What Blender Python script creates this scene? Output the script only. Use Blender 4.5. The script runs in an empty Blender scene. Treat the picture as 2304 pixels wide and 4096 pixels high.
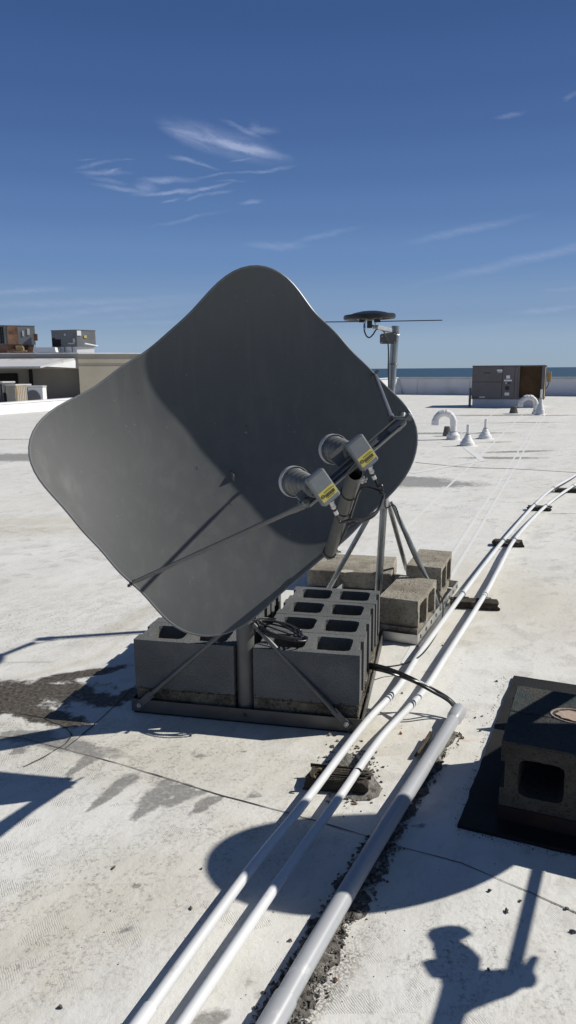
import bpy, math, random
from mathutils import Vector, Matrix
random.seed(7)
sc = bpy.context.scene
COL = sc.collection
V = Vector
# ------------------------------------------------------------------ camera geometry
F = 2900.0; H = 1.3
PITCH = math.atan(573 / F); ROLL = math.radians(0.45)
CP, SP = math.cos(PITCH), math.sin(PITCH); CR, SR = math.cos(ROLL), math.sin(ROLL)
SUN_AZ, SUN_EL = 0.16455, 0.69608
L = V((math.cos(SUN_AZ) * math.cos(SUN_EL), math.sin(SUN_AZ) * math.cos(SUN_EL), math.sin(SUN_EL)))
CAM = V((0, 0, H))

def rays(px, py):
    u = (px - 1152) / F; v = (py - 2048) / F
    u, v = u * CR - v * SR, u * SR + v * CR
    return V((u, CP - v * SP, -(v * CP + SP)))
def Gs(px, py, z=0.0):
    d = rays(px, py); return CAM + d * ((z - H) / d.z)
def G(px, py, z=0.0): return Gs(px * 1.59, py * 1.59, z)
def As(px, py, y):
    d = rays(px, py); return CAM + d * (y / d.y)
def Ps(px, py, s): return CAM + rays(px, py) * s
def lift(g, z): return V((g.x + L.x / L.z * z, g.y + L.y / L.z * z, z))

# ------------------------------------------------------------------ mesh helper
class MB:
    def __init__(s): s.v = []; s.f = []
    def add(s, vs, fs):
        o = len(s.v); s.v += [V(p) for p in vs]; s.f += [tuple(i + o for i in f) for f in fs]; return s
    def box(s, c, sz, ax=None, taper=1.0, bev=0.0):
        ax = ax or (V((1, 0, 0)), V((0, 1, 0)), V((0, 0, 1)))
        c = V(c); hx, hy, hz = sz[0] / 2, sz[1] / 2, sz[2] / 2
        if bev > 0:
            b = min(bev, hx * .9, hy * .9, hz * .9)
            vs = []; idx = {}
            for sx in (-1, 1):
                for sy in (-1, 1):
                    for sz_ in (-1, 1):
                        for k in range(3):
                            p = [sx * (hx - b), sy * (hy - b), sz_ * (hz - b)]
                            p[k] = (sx * hx, sy * hy, sz_ * hz)[k]
                            idx[(sx, sy, sz_, k)] = len(vs); vs.append(c + ax[0] * p[0] + ax[1] * p[1] + ax[2] * p[2])
            fs = []
            for k in range(3):
                a, b_ = [(1, 2), (2, 0), (0, 1)][k]
                for sg in (-1, 1):
                    q = []
                    for (p1, p2) in ((-1, -1), (1, -1), (1, 1), (-1, 1)):
                        t = [0, 0, 0]; t[k] = sg; t[a] = p1; t[b_] = p2; q.append(idx[(*t, k)])
                    fs.append(tuple(q if sg > 0 else q[::-1]))
            for k in range(3):
                a, b_ = [(1, 2), (2, 0), (0, 1)][k]
                for sa in (-1, 1):
                    for sb in (-1, 1):
                        t1 = [0, 0, 0]; t1[k] = -1; t1[a] = sa; t1[b_] = sb; t2 = list(t1); t2[k] = 1
                        q = [idx[(*t1, a)], idx[(*t2, a)], idx[(*t2, b_)], idx[(*t1, b_)]]
                        fs.append(tuple(q if sa * sb > 0 else q[::-1]) if True else None)
            for sx in (-1, 1):
                for sy in (-1, 1):
                    for sz_ in (-1, 1):
                        q = [idx[(sx, sy, sz_, k)] for k in range(3)]
                        fs.append(tuple(q if sx * sy * sz_ > 0 else q[::-1]))
            return s.add(vs, fs)
        vs = []
        for k, (x, y) in enumerate(((-1, -1), (1, -1), (1, 1), (-1, 1))): vs.append(c + ax[0] * hx * x + ax[1] * hy * y - ax[2] * hz)
        for k, (x, y) in enumerate(((-1, -1), (1, -1), (1, 1), (-1, 1))): vs.append(c + ax[0] * hx * x * taper + ax[1] * hy * y * taper + ax[2] * hz)
        return s.add(vs, [(3, 2, 1, 0), (4, 5, 6, 7), (0, 1, 5, 4), (1, 2, 6, 5), (2, 3, 7, 6), (3, 0, 4, 7)])
    def prism(s, poly, z0, z1, ax=None, o=(0, 0, 0)):
        # poly in the (a0,a1) plane, extruded along a2
        ax = ax or (V((1, 0, 0)), V((0, 1, 0)), V((0, 0, 1))); o = V(o); n = len(poly)
        ar = sum(poly[i][0] * poly[(i + 1) % n][1] - poly[(i + 1) % n][0] * poly[i][1] for i in range(n))
        if ar < 0: poly = poly[::-1]
        vs = [o + ax[0] * p[0] + ax[1] * p[1] + ax[2] * z0 for p in poly] + [o + ax[0] * p[0] + ax[1] * p[1] + ax[2] * z1 for p in poly]
        fs = [tuple(range(n))[::-1], tuple(range(n, 2 * n))] + [(i, (i + 1) % n, (i + 1) % n + n, i + n) for i in range(n)]
        return s.add(vs, fs)
    def tube(s, pts, r, n=12, cap=True, closed=False):
        pts = [V(p) for p in pts]; m = len(pts); rr = r if isinstance(r, (list, tuple)) else [r] * m
        up = None; vs = []
        for i, p in enumerate(pts):
            if closed: t = pts[(i + 1) % m] - pts[i - 1]
            else: t = pts[min(i + 1, m - 1)] - pts[max(i - 1, 0)]
            t.normalize()
            if up is None:
                up = t.cross(V((0, 0, 1)));
                if up.length < .1: up = t.cross(V((1, 0, 0)))
            up = (up - t * up.dot(t)).normalized(); w = t.cross(up)
            for k in range(n):
                a = 2 * math.pi * k / n; vs.append(p + up * math.cos(a) * rr[i] + w * math.sin(a) * rr[i])
        fs = []
        for i in range(m if closed else m - 1):
            for k in range(n):
                j = (i + 1) % m
                fs.append((i * n + k, i * n + (k + 1) % n, j * n + (k + 1) % n, j * n + k))
        if cap and not closed: fs += [tuple(range(n))[::-1], tuple(range((m - 1) * n, m * n))]
        return s.add(vs, fs)
    def lathe(s, prof, o, axis, n=24, closed=False):
        # prof: (r, h) pairs along axis
        o = V(o); axis = V(axis).normalized(); u = axis.cross(V((0, 0, 1)))
        if u.length < .1: u = axis.cross(V((1, 0, 0)))
        u.normalize(); w = axis.cross(u); vs = []; m = len(prof)
        for r, h in prof:
            for k in range(n):
                a = 2 * math.pi * k / n; vs.append(o + axis * h + (u * math.cos(a) + w * math.sin(a)) * max(r, 1e-5))
        fs = []
        for i in range(m if closed else m - 1):
            j = (i + 1) % m
            for k in range(n): fs.append((i * n + k, i * n + (k + 1) % n, j * n + (k + 1) % n, j * n + k))
        return s.add(vs, fs)
    def build(s, name, mat, parent=None, smooth=35, **props):
        me = bpy.data.meshes.new(name); me.from_pydata([tuple(p) for p in s.v], [], s.f); me.update()
        me.materials.append(mat)
        if smooth:
            for p in me.polygons: p.use_smooth = True
            try: me.set_sharp_from_angle(angle=math.radians(smooth))
            except Exception: pass
        ob = bpy.data.objects.new(name, me); COL.objects.link(ob)
        if parent is not None:
            ob.parent = parent
            ob.matrix_parent_inverse = Matrix.Translation(-parent.location) if parent.type == 'EMPTY' and parent.parent is None else parent.matrix_world.inverted()
        for k, v_ in props.items(): ob[k] = v_
        return ob
def axes(ang):
    a = math.radians(ang); return (V((math.cos(a), math.sin(a), 0)), V((-math.sin(a), math.cos(a), 0)), V((0, 0, 1)))
def empty(name, loc, label, category, group=None):
    o = bpy.data.objects.new(name, None); COL.objects.link(o); o.location = loc; o.empty_display_size = .1
    o['label'] = label; o['category'] = category
    if group: o['group'] = group
    return o
def tag(o, label, category, group=None):
    o['label'] = label; o['category'] = category
    if group: o['group'] = group
    return o
def spline(pts, n=8):
    pts = [V(p) for p in pts]; out = []
    for i in range(len(pts) - 1):
        p0 = pts[max(i - 1, 0)]; p1 = pts[i]; p2 = pts[i + 1]; p3 = pts[min(i + 2, len(pts) - 1)]
        for k in range(n):
            t = k / n
            out.append(.5 * ((2 * p1) + (p2 - p0) * t + (2 * p0 - 5 * p1 + 4 * p2 - p3) * t * t + (-p0 + 3 * p1 - 3 * p2 + p3) * t ** 3))
    out.append(pts[-1]); return out

# ------------------------------------------------------------------ materials
def newmat(name):
    m = bpy.data.materials.new(name); m.use_nodes = True; nt = m.node_tree
    b = nt.nodes['Principled BSDF']; return m, nt, b
def nd(nt, t, **kw):
    n = nt.nodes.new(t)
    for k, v_ in kw.items():
        if k in n.inputs: n.inputs[k].default_value = v_
        else: setattr(n, k, v_)
    return n
def link(nt, a, b): nt.links.new(a, b)
def math_(nt, op, a, b=None, c=None, clamp=False):
    n = nt.nodes.new('ShaderNodeMath'); n.operation = op; n.use_clamp = clamp
    for i, x in enumerate((a, b, c)):
        if x is None: continue
        if isinstance(x, (int, float)): n.inputs[i].default_value = x
        else: link(nt, x, n.inputs[i])
    return n.outputs[0]
def mixc(nt, fac, a, b):
    n = nt.nodes.new('ShaderNodeMix'); n.data_type = 'RGBA'
    for i, x in ((0, fac), (6, a), (7, b)):
        if isinstance(x, (int, float)): n.inputs[i].default_value = x
        elif isinstance(x, tuple): n.inputs[i].default_value = (*x, 1) if len(x) == 3 else x
        else: link(nt, x, n.inputs[i])
    return n.outputs[2]
def ramp(nt, x, lo, hi, a=0.0, b=1.0, smooth=False):
    n = nt.nodes.new('ShaderNodeMapRange'); n.clamp = True
    if smooth: n.interpolation_type = 'SMOOTHSTEP'
    link(nt, x, n.inputs[0]); n.inputs[1].default_value = lo; n.inputs[2].default_value = hi; n.inputs[3].default_value = a; n.inputs[4].default_value = b
    return n.outputs[0]
def noise(nt, co, scale, detail=4, rough=.55, dist=0.0):
    n = nd(nt, 'ShaderNodeTexNoise'); n.inputs['Scale'].default_value = scale; n.inputs['Detail'].default_value = detail
    n.inputs['Roughness'].default_value = rough; n.inputs['Distortion'].default_value = dist
    if co is not None: link(nt, co, n.inputs['Vector'])
    return n.outputs['Fac']
def mapping(nt, co, loc=(0, 0, 0), rot=0.0, scale=(1, 1, 1), typ='TEXTURE'):
    n = nt.nodes.new('ShaderNodeMapping'); n.vector_type = typ
    n.inputs['Location'].default_value = loc; n.inputs['Rotation'].default_value = (0, 0, rot); n.inputs['Scale'].default_value = scale
    link(nt, co, n.inputs['Vector']); return n.outputs[0]
def bump(nt, b, h, strength=.3, dist=.01):
    n = nt.nodes.new('ShaderNodeBump'); n.inputs['Strength'].default_value = strength; n.inputs['Distance'].default_value = dist
    link(nt, h, n.inputs['Height']); link(nt, n.outputs[0], b.inputs['Normal']); return n
def coords(nt, kind='Object'): return nd(nt, 'ShaderNodeTexCoord').outputs[kind]

def mottled(name, c1, c2, scale=8, rough=.6, metal=0.0, bs=.2, bd=.002, bscale=60, spec=.5, c3=None, s3=3, t3=(.5, .62), grit=None, rvar=0.0, var=0.0):
    m, nt, b = newmat(name); co = coords(nt)
    oi = nd(nt, 'ShaderNodeObjectInfo'); av_ = nd(nt, 'ShaderNodeVectorMath', operation='ADD'); link(nt, co, av_.inputs[0]); link(nt, math_(nt, 'MULTIPLY', oi.outputs['Random'], 17.3), av_.inputs[1]); co = av_.outputs[0]
    f = ramp(nt, noise(nt, co, scale, 5), .35, .65)
    col = mixc(nt, f, c1, c2)
    if c3: col = mixc(nt, ramp(nt, noise(nt, co, s3, 6, .65), t3[0], t3[1]), col, c3)
    h = noise(nt, co, bscale, 4, .6)
    if grit:
        vo = nd(nt, 'ShaderNodeTexVoronoi'); vo.inputs['Scale'].default_value = grit; link(nt, co, vo.inputs['Vector'])
        g = ramp(nt, vo.outputs['Distance'], .08, .4)
        col = mixc(nt, ramp(nt, vo.outputs['Color'], .15, .28, .55, 0), col, tuple(x * .35 for x in c1))
        h = math_(nt, 'ADD', h, math_(nt, 'MULTIPLY', g, .6))
    if var:
        hs = nd(nt, 'ShaderNodeHueSaturation'); link(nt, ramp(nt, oi.outputs['Random'], 0, 1, 1 - var, 1 + var), hs.inputs['Value']); link(nt, col, hs.inputs['Color']); col = hs.outputs[0]
    link(nt, col, b.inputs['Base Color']); b.inputs['Roughness'].default_value = rough; b.inputs['Metallic'].default_value = metal
    b.inputs['Specular IOR Level'].default_value = spec
    if rvar: link(nt, ramp(nt, noise(nt, co, 25, 5), .3, .7, rough - rvar, rough + rvar), b.inputs['Roughness'])
    if bs: bump(nt, b, h, bs, bd)
    return m
MAT = {}
MAT['dish'] = mottled('dish_paint', (.108, .112, .108), (.118, .123, .118), 3, .6, 0, .12, .0006, 400, .3, c3=(.128, .132, .127), s3=1.6, t3=(.55, .8))
def dish_mat():
    m, nt, b = newmat('dish_paint'); co = coords(nt)
    base = mixc(nt, ramp(nt, noise(nt, co, 3, 5), .35, .65), (.089, .093, .091), (.098, .102, .099))
    mp = nt.nodes.new('ShaderNodeMapping'); mp.inputs['Scale'].default_value = (26, 26, 2.2); link(nt, co, mp.inputs['Vector'])
    dust = noise(nt, mp.outputs[0], 1.0, 6, .6)
    base = mixc(nt, ramp(nt, dust, .5, .8, 0, .55), base, (.135, .138, .131))                     # dried rain streaks
    base = mixc(nt, ramp(nt, noise(nt, co, 5.5, 7, .7), .56, .72, 0, .35), base, (.13, .132, .124))  # dust bloom
    base = mixc(nt, ramp(nt, noise(nt, co, 95, 2, .5), .74, .78, 0, .7), base, (.30, .31, .30))      # chips
    base = mixc(nt, ramp(nt, noise(nt, co, 70, 2, .5), .245, .215, 0, .6), base, (.04, .04, .04))
    link(nt, base, b.inputs['Base Color']); link(nt, ramp(nt, dust, .3, .7, .5, .68), b.inputs['Roughness']); b.inputs['Specular IOR Level'].default_value = .32
    h = math_(nt, 'ADD', noise(nt, co, 380, 3, .6), math_(nt, 'MULTIPLY', noise(nt, co, 4, 2, .5), 9)); bump(nt, b, h, .16, .0009); return m
MAT['dish'] = dish_mat()
MAT['dishrim'] = mottled('dish_rim_highlight', (.13, .135, .135), (.16, .165, .165), 12, .4, 0, .05, .0004, 120, .5)  # dish paint lightened so the rim colour carries the sunlit edge line
MAT['dishpaint'] = mottled('grey_painted_steel', (.095, .095, .09), (.12, .12, .112), 12, .42, 0, .08, .0006, 120, .5, rvar=.08)
MAT['beam'] = mottled('frame_steel', (.075, .07, .066), (.10, .096, .09), 9, .45, .2, .1, .0006, 90, .5, c3=(.07, .055, .045), s3=6, t3=(.6, .7), rvar=.1)
MAT['cast'] = mottled('cast_alloy', (.10, .108, .108), (.135, .142, .142), 30, .4, .1, .1, .0004, 300)
MAT['horn'] = mottled('horn_alloy', (.12, .125, .12), (.155, .16, .155), 30, .38, .15, .1, .0004, 200)
MAT['box'] = mottled('lnb_case', (.155, .17, .175), (.18, .195, .20), 60, .36, .1, .15, .0003, 500, .5)
MAT['chrome'] = mottled('bright_metal', (.42, .41, .39), (.55, .54, .52), 40, .3, 1.0, .05, .0002, 200)
MAT['galv'] = mottled('galvanised_steel', (.24, .25, .25), (.38, .39, .39), 14, .36, .85, .1, .0005, 80, c3=(.25, .24, .22), s3=7, t3=(.52, .7), rvar=.12)
MAT['galvflat'] = mottled('galvanised_channel', (.45, .45, .43), (.6, .6, .58), 10, .4, .6, .08, .0004, 60, c3=(.32, .3, .27), s3=9, t3=(.55, .7))
MAT['cable'] = mottled('black_cable', (.012, .012, .013), (.02, .02, .021), 20, .33, 0, 0)
MAT['blackplastic'] = mottled('black_plastic', (.01, .012, .012), (.016, .018, .018), 10, .38, 0, 0)
MAT['block'] = mottled('new_concrete_block', (.125, .127, .124), (.165, .168, .163), 7, .92, 0, 1.0, .008, 170, .2, c3=(.20, .202, .196), s3=5, t3=(.56, .75), var=.1)
MAT['blockold'] = mottled('weathered_concrete', (.30, .265, .21), (.40, .365, .295), 6, .93, 0, 1.0, .006, 90, .2, grit=110, var=.1, c3=(.20, .17, .13), s3=4, t3=(.5, .68))
MAT['blockdirty'] = mottled('dirty_concrete', (.12, .105, .08), (.22, .195, .15), 12, .95, 0, 1.0, .008, 70, .2, grit=90, c3=(.05, .045, .035), s3=5, t3=(.46, .6))
MAT['tar'] = mottled('tarred_concrete', (.035, .038, .036), (.06, .058, .05), 7, .85, 0, 1.0, .004, 80, .3, c3=(.025, .045, .045), s3=3, t3=(.45, .6), grit=160)
MAT['tarside'] = mottled('tar_stained_block', (.055, .049, .04), (.085, .076, .06), 9, .93, 0, 1.0, .004, 110, .2, grit=170, c3=(.05, .045, .035), s3=5, t3=(.5, .65))
MAT['rubber'] = mottled('black_rubber', (.007, .007, .007), (.014, .013, .012), 12, .7, 0, .8, .003, 160, .3)
MAT['rust'] = mottled('rusty_steel', (.022, .015, .012), (.045, .022, .014), 8, .8, .2, .4, .002, 80, .3, c3=(.02, .018, .016), s3=6)
MAT['pvcwhite'] = mottled('white_pvc', (.62, .625, .62), (.69, .695, .69), 3, .42, 0, .03, .0004, 30, .5, c3=(.52, .51, .48), s3=22, t3=(.62, .72))
MAT['pvcgrey'] = mottled('grey_pvc', (.36, .37, .38), (.41, .42, .43), 3, .36, 0, .04, .0005, 30, .5, c3=(.52, .52, .51), s3=16, t3=(.6, .72))
MAT['wood'] = mottled('rotten_timber', (.035, .03, .025), (.08, .068, .052), 10, .95, 0, 1.0, .008, 60, .2, c3=(.12, .10, .075), s3=22, t3=(.58, .7))
MAT['rubble'] = mottled('rubble_grit', (.07, .065, .058), (.17, .158, .14), 55, .95, 0, 1.0, .006, 90, .1, c3=(.30, .285, .255), s3=60, t3=(.52, .64))
MAT['plaster'] = mottled('plaster_stain', (.50, .47, .42), (.42, .38, .32), 40, .95, 0, .5, .003, 90, .1)
MAT['gritgrey'] = mottled('grey_grit', (.16, .155, .14), (.26, .25, .225), 60, .95, 0, 1.0, .006, 100, .1, c3=(.09, .08, .07), s3=40, t3=(.5, .62))
MAT['stone'] = mottled('dark_stone', (.075, .07, .065), (.14, .13, .115), 30, .9, 0, .6, .003, 90, .2)
MAT['brick'] = mottled('brick_chip', (.20, .11, .07), (.27, .17, .12), 30, .9, 0, .6, .003, 90, .2)
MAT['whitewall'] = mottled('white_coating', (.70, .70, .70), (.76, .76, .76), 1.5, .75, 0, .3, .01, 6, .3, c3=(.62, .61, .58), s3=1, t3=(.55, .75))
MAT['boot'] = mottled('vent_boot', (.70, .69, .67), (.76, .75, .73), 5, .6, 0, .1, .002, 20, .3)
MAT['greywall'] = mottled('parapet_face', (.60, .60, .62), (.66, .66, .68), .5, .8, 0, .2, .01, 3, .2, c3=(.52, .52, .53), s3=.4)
MAT['unit'] = mottled('unit_cabinet', (.12, .108, .112), (.145, .13, .132), 1.5, .5, .1, .05, .002, 8, .4)
MAT['unitgrey'] = mottled('grey_cabinet', (.13, .135, .14), (.17, .175, .18), 2, .5, .1, .05, .002, 8, .4)
MAT['unitlight'] = mottled('light_cabinet', (.42, .42, .42), (.5, .5, .5), 2, .5, .1, .05, .002, 8, .4)
MAT['coil'] = mottled('coil_fins', (.05, .028, .014), (.08, .045, .02), 3, .7, .2, .3, .01, 20, .3)
MAT['tan'] = mottled('tan_panel', (.30, .21, .10), (.36, .27, .145), 3, .6, 0, .05, .002, 8, .3)
MAT['rustpanel'] = mottled('rusted_cabinet', (.12, .06, .035), (.26, .15, .1), 1.2, .8, .1, .2, .01, 10, .2, c3=(.06, .04, .03), s3=3)
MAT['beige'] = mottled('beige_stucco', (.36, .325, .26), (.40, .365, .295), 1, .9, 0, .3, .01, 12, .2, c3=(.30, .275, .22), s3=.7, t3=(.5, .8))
MAT['shadewall'] = mottled('shaded_beige_stucco', (.30, .28, .25), (.34, .32, .285), 1, .9, 0, .2, .01, 12, .2)  # beige stucco with shade put into the colour, for the wall facing away from the sun
MAT['awning'] = mottled('awning_sheet', (.5, .5, .5), (.58, .58, .58), 1, .7, 0, .2, .01, 8, .2, c3=(.4, .36, .33), s3=1)
MAT['yellow'] = mottled('yellow_label', (.50, .42, .085), (.55, .46, .1), 60, .5, 0, 0)
MAT['ink'] = mottled('black_ink', (.01, .01, .01), (.015, .015, .015), 9, .5, 0, 0)
MAT['whitelabel'] = mottled('white_label', (.7, .7, .7), (.75, .75, .75), 9, .5, 0, 0)
MAT['pink'] = mottled('pinkish_mortar', (.40, .30, .24), (.48, .38, .31), 30, .9, 0, .8, .004, 60, .2, c3=(.3, .23, .18), s3=30)
MAT['blackiron'] = mottled('black_iron', (.012, .011, .011), (.022, .02, .018), 9, .6, .2, .2, .001, 60)
MAT['dark'] = mottled('dark_void', (.006, .006, .006), (.01, .01, .01), 9, .8, 0, 0)
MAT['seam'] = mottled('seam_grime', (.06, .057, .052), (.12, .115, .10), 8, .9, 0, .3, .002, 60, .1)
MAT['lap'] = mottled('membrane_lap', (.69, .69, .67), (.72, .72, .70), 6, .7, 0, .2, .002, 20, .3)
MAT['strainer'] = mottled('drain_strainer', (.16, .155, .15), (.22, .215, .2), 9, .8, 0, .3, .003, 40, .3)

# ---- roof membrane
def roof_mat():
    m, nt, b = newmat('white_roof_membrane'); co = coords(nt)
    big = noise(nt, co, .9, 5, .6); mid = noise(nt, co, 5, 6, .65); fine = noise(nt, co, 45, 5, .7)
    base = mixc(nt, ramp(nt, big, .38, .66), (.735, .725, .685), (.695, .675, .615))
    base = mixc(nt, ramp(nt, mid, .5, .72, 0, .55), base, (.58, .56, .49))
    # faint walking wear, blotchy, slightly drawn out along the sheets
    sheet = mapping(nt, co, rot=math.radians(60), scale=(1.8, .9, 1))
    base = mixc(nt, ramp(nt, noise(nt, sheet, 2.6, 8, .72), .5, .7, 0, .5), base, (.52, .505, .455))
    far_ = mapping(nt, co, rot=math.radians(66), scale=(12, 1.2, 1))
    base = mixc(nt, ramp(nt, noise(nt, far_, 1.0, 4, .5), .5, .75, 0, .35), base, (.58, .58, .56))
    speck = noise(nt, co, 140, 3, .6)
    base = mixc(nt, ramp(nt, speck, .67, .74, 0, .4), base, (.25, .24, .22))
    # boot tread scuffs: fine ridges inside broken patches
    wv = nd(nt, 'ShaderNodeTexWave'); wv.inputs['Scale'].default_value = 62; wv.inputs['Distortion'].default_value = 5; wv.inputs['Detail'].default_value = 3; wv.inputs['Detail Scale'].default_value = .9
    link(nt, mapping(nt, co, rot=.5), wv.inputs['Vector'])
    vo = nd(nt, 'ShaderNodeTexVoronoi'); vo.inputs['Scale'].default_value = 9.0; link(nt, mapping(nt, co, rot=.4, scale=(1.4, .6, 1)), vo.inputs['Vector'])
    patch = math_(nt, 'MULTIPLY', ramp(nt, vo.outputs['Color'], .5, .56), ramp(nt, noise(nt, co, 9, 4), .47, .58))
    near = ramp(nt, noise(nt, co, 1.3, 3), .42, .56)
    tread = math_(nt, 'MULTIPLY', math_(nt, 'MULTIPLY', ramp(nt, wv.outputs['Fac'], .32, .12), patch), near)
    base = mixc(nt, math_(nt, 'MULTIPLY', tread, .5), base, (.27, .26, .23))
    n20 = math_(nt, 'SUBTRACT', noise(nt, co, 13, 9, .74), .5)
    def group(name, lo=-.12, hi=.38, k=2.0):
        at = nd(nt, 'ShaderNodeAttribute'); at.attribute_name = name
        f = math_(nt, 'ADD', math_(nt, 'SUBTRACT', at.outputs['Fac'], 1.5), math_(nt, 'MULTIPLY', n20, k))
        return ramp(nt, f, lo, hi, 0, 1)
    # warm yellowing
    warm = group('warm', -.4, .9)
    base = mixc(nt, math_(nt, 'MULTIPLY', warm, .55), base, (.55, .50, .39))
    rust = group('rust', -.1, .9)
    base = mixc(nt, math_(nt, 'MULTIPLY', rust, .7), base, (.50, .27, .09))
    # grey worn patches and drip stains
    grey = group('grey', .0, .35)
    base = mixc(nt, math_(nt, 'MULTIPLY', grey, ramp(nt, noise(nt, co, 60, 6, .75), .3, .5, .45, .9)), base, mixc(nt, fine, (.17, .165, .155), (.30, .29, .27)))
    grime = group('grime', -.5, .8)
    gran = math_(nt, 'MULTIPLY', ramp(nt, noise(nt, co, 75, 8, .84), .50, .58), ramp(nt, noise(nt, mapping(nt, co, rot=.9, scale=(1.6, .8, 1)), 14, 6, .7), .44, .54))
    base = mixc(nt, math_(nt, 'MULTIPLY', math_(nt, 'MULTIPLY', gran, grime), .7), base, (.17, .155, .13))
    base = mixc(nt, math_(nt, 'MULTIPLY', ramp(nt, noise(nt, mapping(nt, co, rot=1.1, scale=(2.5, .8, 1)), 22, 8, .8), .53, .68), .5), base, (.42, .405, .36))
    # tyre-like tread print bottom right
    tr = group('tr')
    # dark silt drift left of the blocks
    base = mixc(nt, math_(nt, 'MULTIPLY', math_(nt, 'MULTIPLY', tr, ramp(nt, noise(nt, co, 160, 3, .6), .42, .56)), .8), base, (.20, .18, .15))
    silt = group('silt', -.05, .2)
    siltc = mixc(nt, ramp(nt, noise(nt, co, 60, 5, .75), .4, .62), (.045, .037, .028), (.15, .13, .102))
    base = mixc(nt, silt, base, siltc)
    link(nt, base, b.inputs['Base Color'])
    b.inputs['Roughness'].default_value = .62; b.inputs['Specular IOR Level'].default_value = .3
    h = math_(nt, 'ADD', math_(nt, 'MULTIPLY', fine, .25), math_(nt, 'MULTIPLY', mid, .5))
    h = math_(nt, 'ADD', h, math_(nt, 'MULTIPLY', silt, math_(nt, 'MULTIPLY', noise(nt, co, 33, 6, .75), .9)))
    h = math_(nt, 'SUBTRACT', h, math_(nt, 'MULTIPLY', tread, .15))
    wr = noise(nt, mapping(nt, co, rot=math.radians(60), scale=(2.2, .7, 1)), 1.3, 2, .5)
    h = math_(nt, 'ADD', h, math_(nt, 'MULTIPLY', wr, 2.4))
    bump(nt, b, h, .7, .012)
    return m
STAINS = {
    'warm': [(110, 1312, 1.6, .28, 8, .8, 5, .6), (0, 1335, 1.4, .3, 5, .8, 4, .6), (640, 1170, .1, .1, 0), (380, 1900, .75, .22, -12, .9, 5, .5), (830, 1840, .55, .2, -20, .9, 5, .6), (1000, 1560, .2, .8, 60, .9, 4, .6), (330, 1560, .07, .5, -24, .9, 20, .5), (385, 1540, 205, 1690, .03), (250, 1655, -60, 1735, .03),
                  (1300, 1500, .5, .9, 20, .9, 3, .6), (200, 2300, .5, .2, 40, .9, 6, .6)],
    'rust': [(1118, 1618, .022, .012, 0, .5, 60, .5), (1000, 1830, .028, .018, 30, .5, 60, .6), (1075, 1690, .03, .018, 20, .6, 60, .6), (1060, 1730, .03, .02, 10, .6, 60, .6),
                  (905, 1720, .04, .015, 0, .8, 50, .6), (800, 1945, .03, .02, 0, .7, 50, .6), (1180, 1520, .03, .03, 0, .8, 50, .6), (1168, 1862, .03, .02, 0, .7, 50, .6)],
    'grey': [(356, 1936, 200, 2055, .034), (436, 1968, 318, 2075, .060), (486, 1986, 412, 2036, .040), (540, 2004, 465, 2064, .032), (262, 1880, 140, 1972, .034), (395, 1962, 590, 2014, .026), (380, 1950, 520, 1996, .02), (60, 1880, 20, 1900, .05), (150, 1870, .3, .05, -20, .4, 30, 1.0), (60, 1850, .16, .05, 0, .5, 24, 1.0),
                  (495, 1898, .06, .02, -15, .4, 40, .9), (610, 1892, .022, .012, 0, .4, 40, .9), (640, 2000, .03, .02, 0, .4, 40, 1.0), (410, 1780, .1, .025, 20, .5, 30, 1.0), (130, 1745, .25, .1, -5, .5, 18, .8),
                  (330, 2335, .035, .012, 35, .4, 50, .9), (342, 2230, .017, .012, 0, .4, 50, .9), (1055, 2078, .03, .018, 20, .4, 40, .8), (530, 2560, .05, .03, 20, .5, 40, 1.0),
                  (1262, 1152, .75, .16, -4, .5, 5, .5), (1305, 1136, .7, .14, 10, .6, 5, .6), (1255, 1112, .5, .10, 10, .7, 5, .7), (1030, 1205, .6, .25, -15, .6, 6, .9), (1075, 1215, .5, .12, -10, .6, 7, .9), (1240, 1045, 1.6, .3, -6, .8, 2, .7), (1390, 1045, .9, .2, 0, .8, 3, .8), (1020, 1215, 1.0, .35, -10, .9, 4, 1.0), (1130, 1090, 1.5, .25, 0, .9, 3, .9), (1330, 1063, 1.2, .15, 0, .9, 3, .8),
                  (1350, 1378, .12, .03, -10, .6, 12, .5), (1425, 1293, .2, .03, -5, .6, 12, .5), (60, 1150, 5, .6, 0, .9, 1.2, .8), (40, 1105, 2.5, .12, 4, .8, 2, .6), (640, 2480, .02, .04, 20, .6, 40, 1.0)],
    'grime': [(330, 1900, .75, .32, -12, .9, 7, .7), (60, 1850, .5, .2, 0, .9, 8, .7), (200, 2250, .5, .3, 30, .9, 7, .8), (560, 2080, .35, .2, -10, .9, 8, .8), (100, 2420, .3, .2, 20, .9, 8, .8), (100, 1560, 1.0, .5, 0, .9, 4, .9), (1180, 2420, .3, .2, 0, .9, 8, .8)],
    'tr': [(790, 2500, .05, .22, -38, .6, 20, .7)],
    'silt': [(40, 1745, .36, .11, 8, .3, 11, .6), (195, 1698, .24, .045, 24, .35, 16, .7), (110, 1800, .22, .06, -22, .35, 18, .8), (250, 1760, .13, .05, -30, .5, 22, .9), (-110, 1760, .5, .17, 4, .3, 9, .4), (330, 1745, .05, .07, -20, .5, 24, .9)]}

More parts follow.
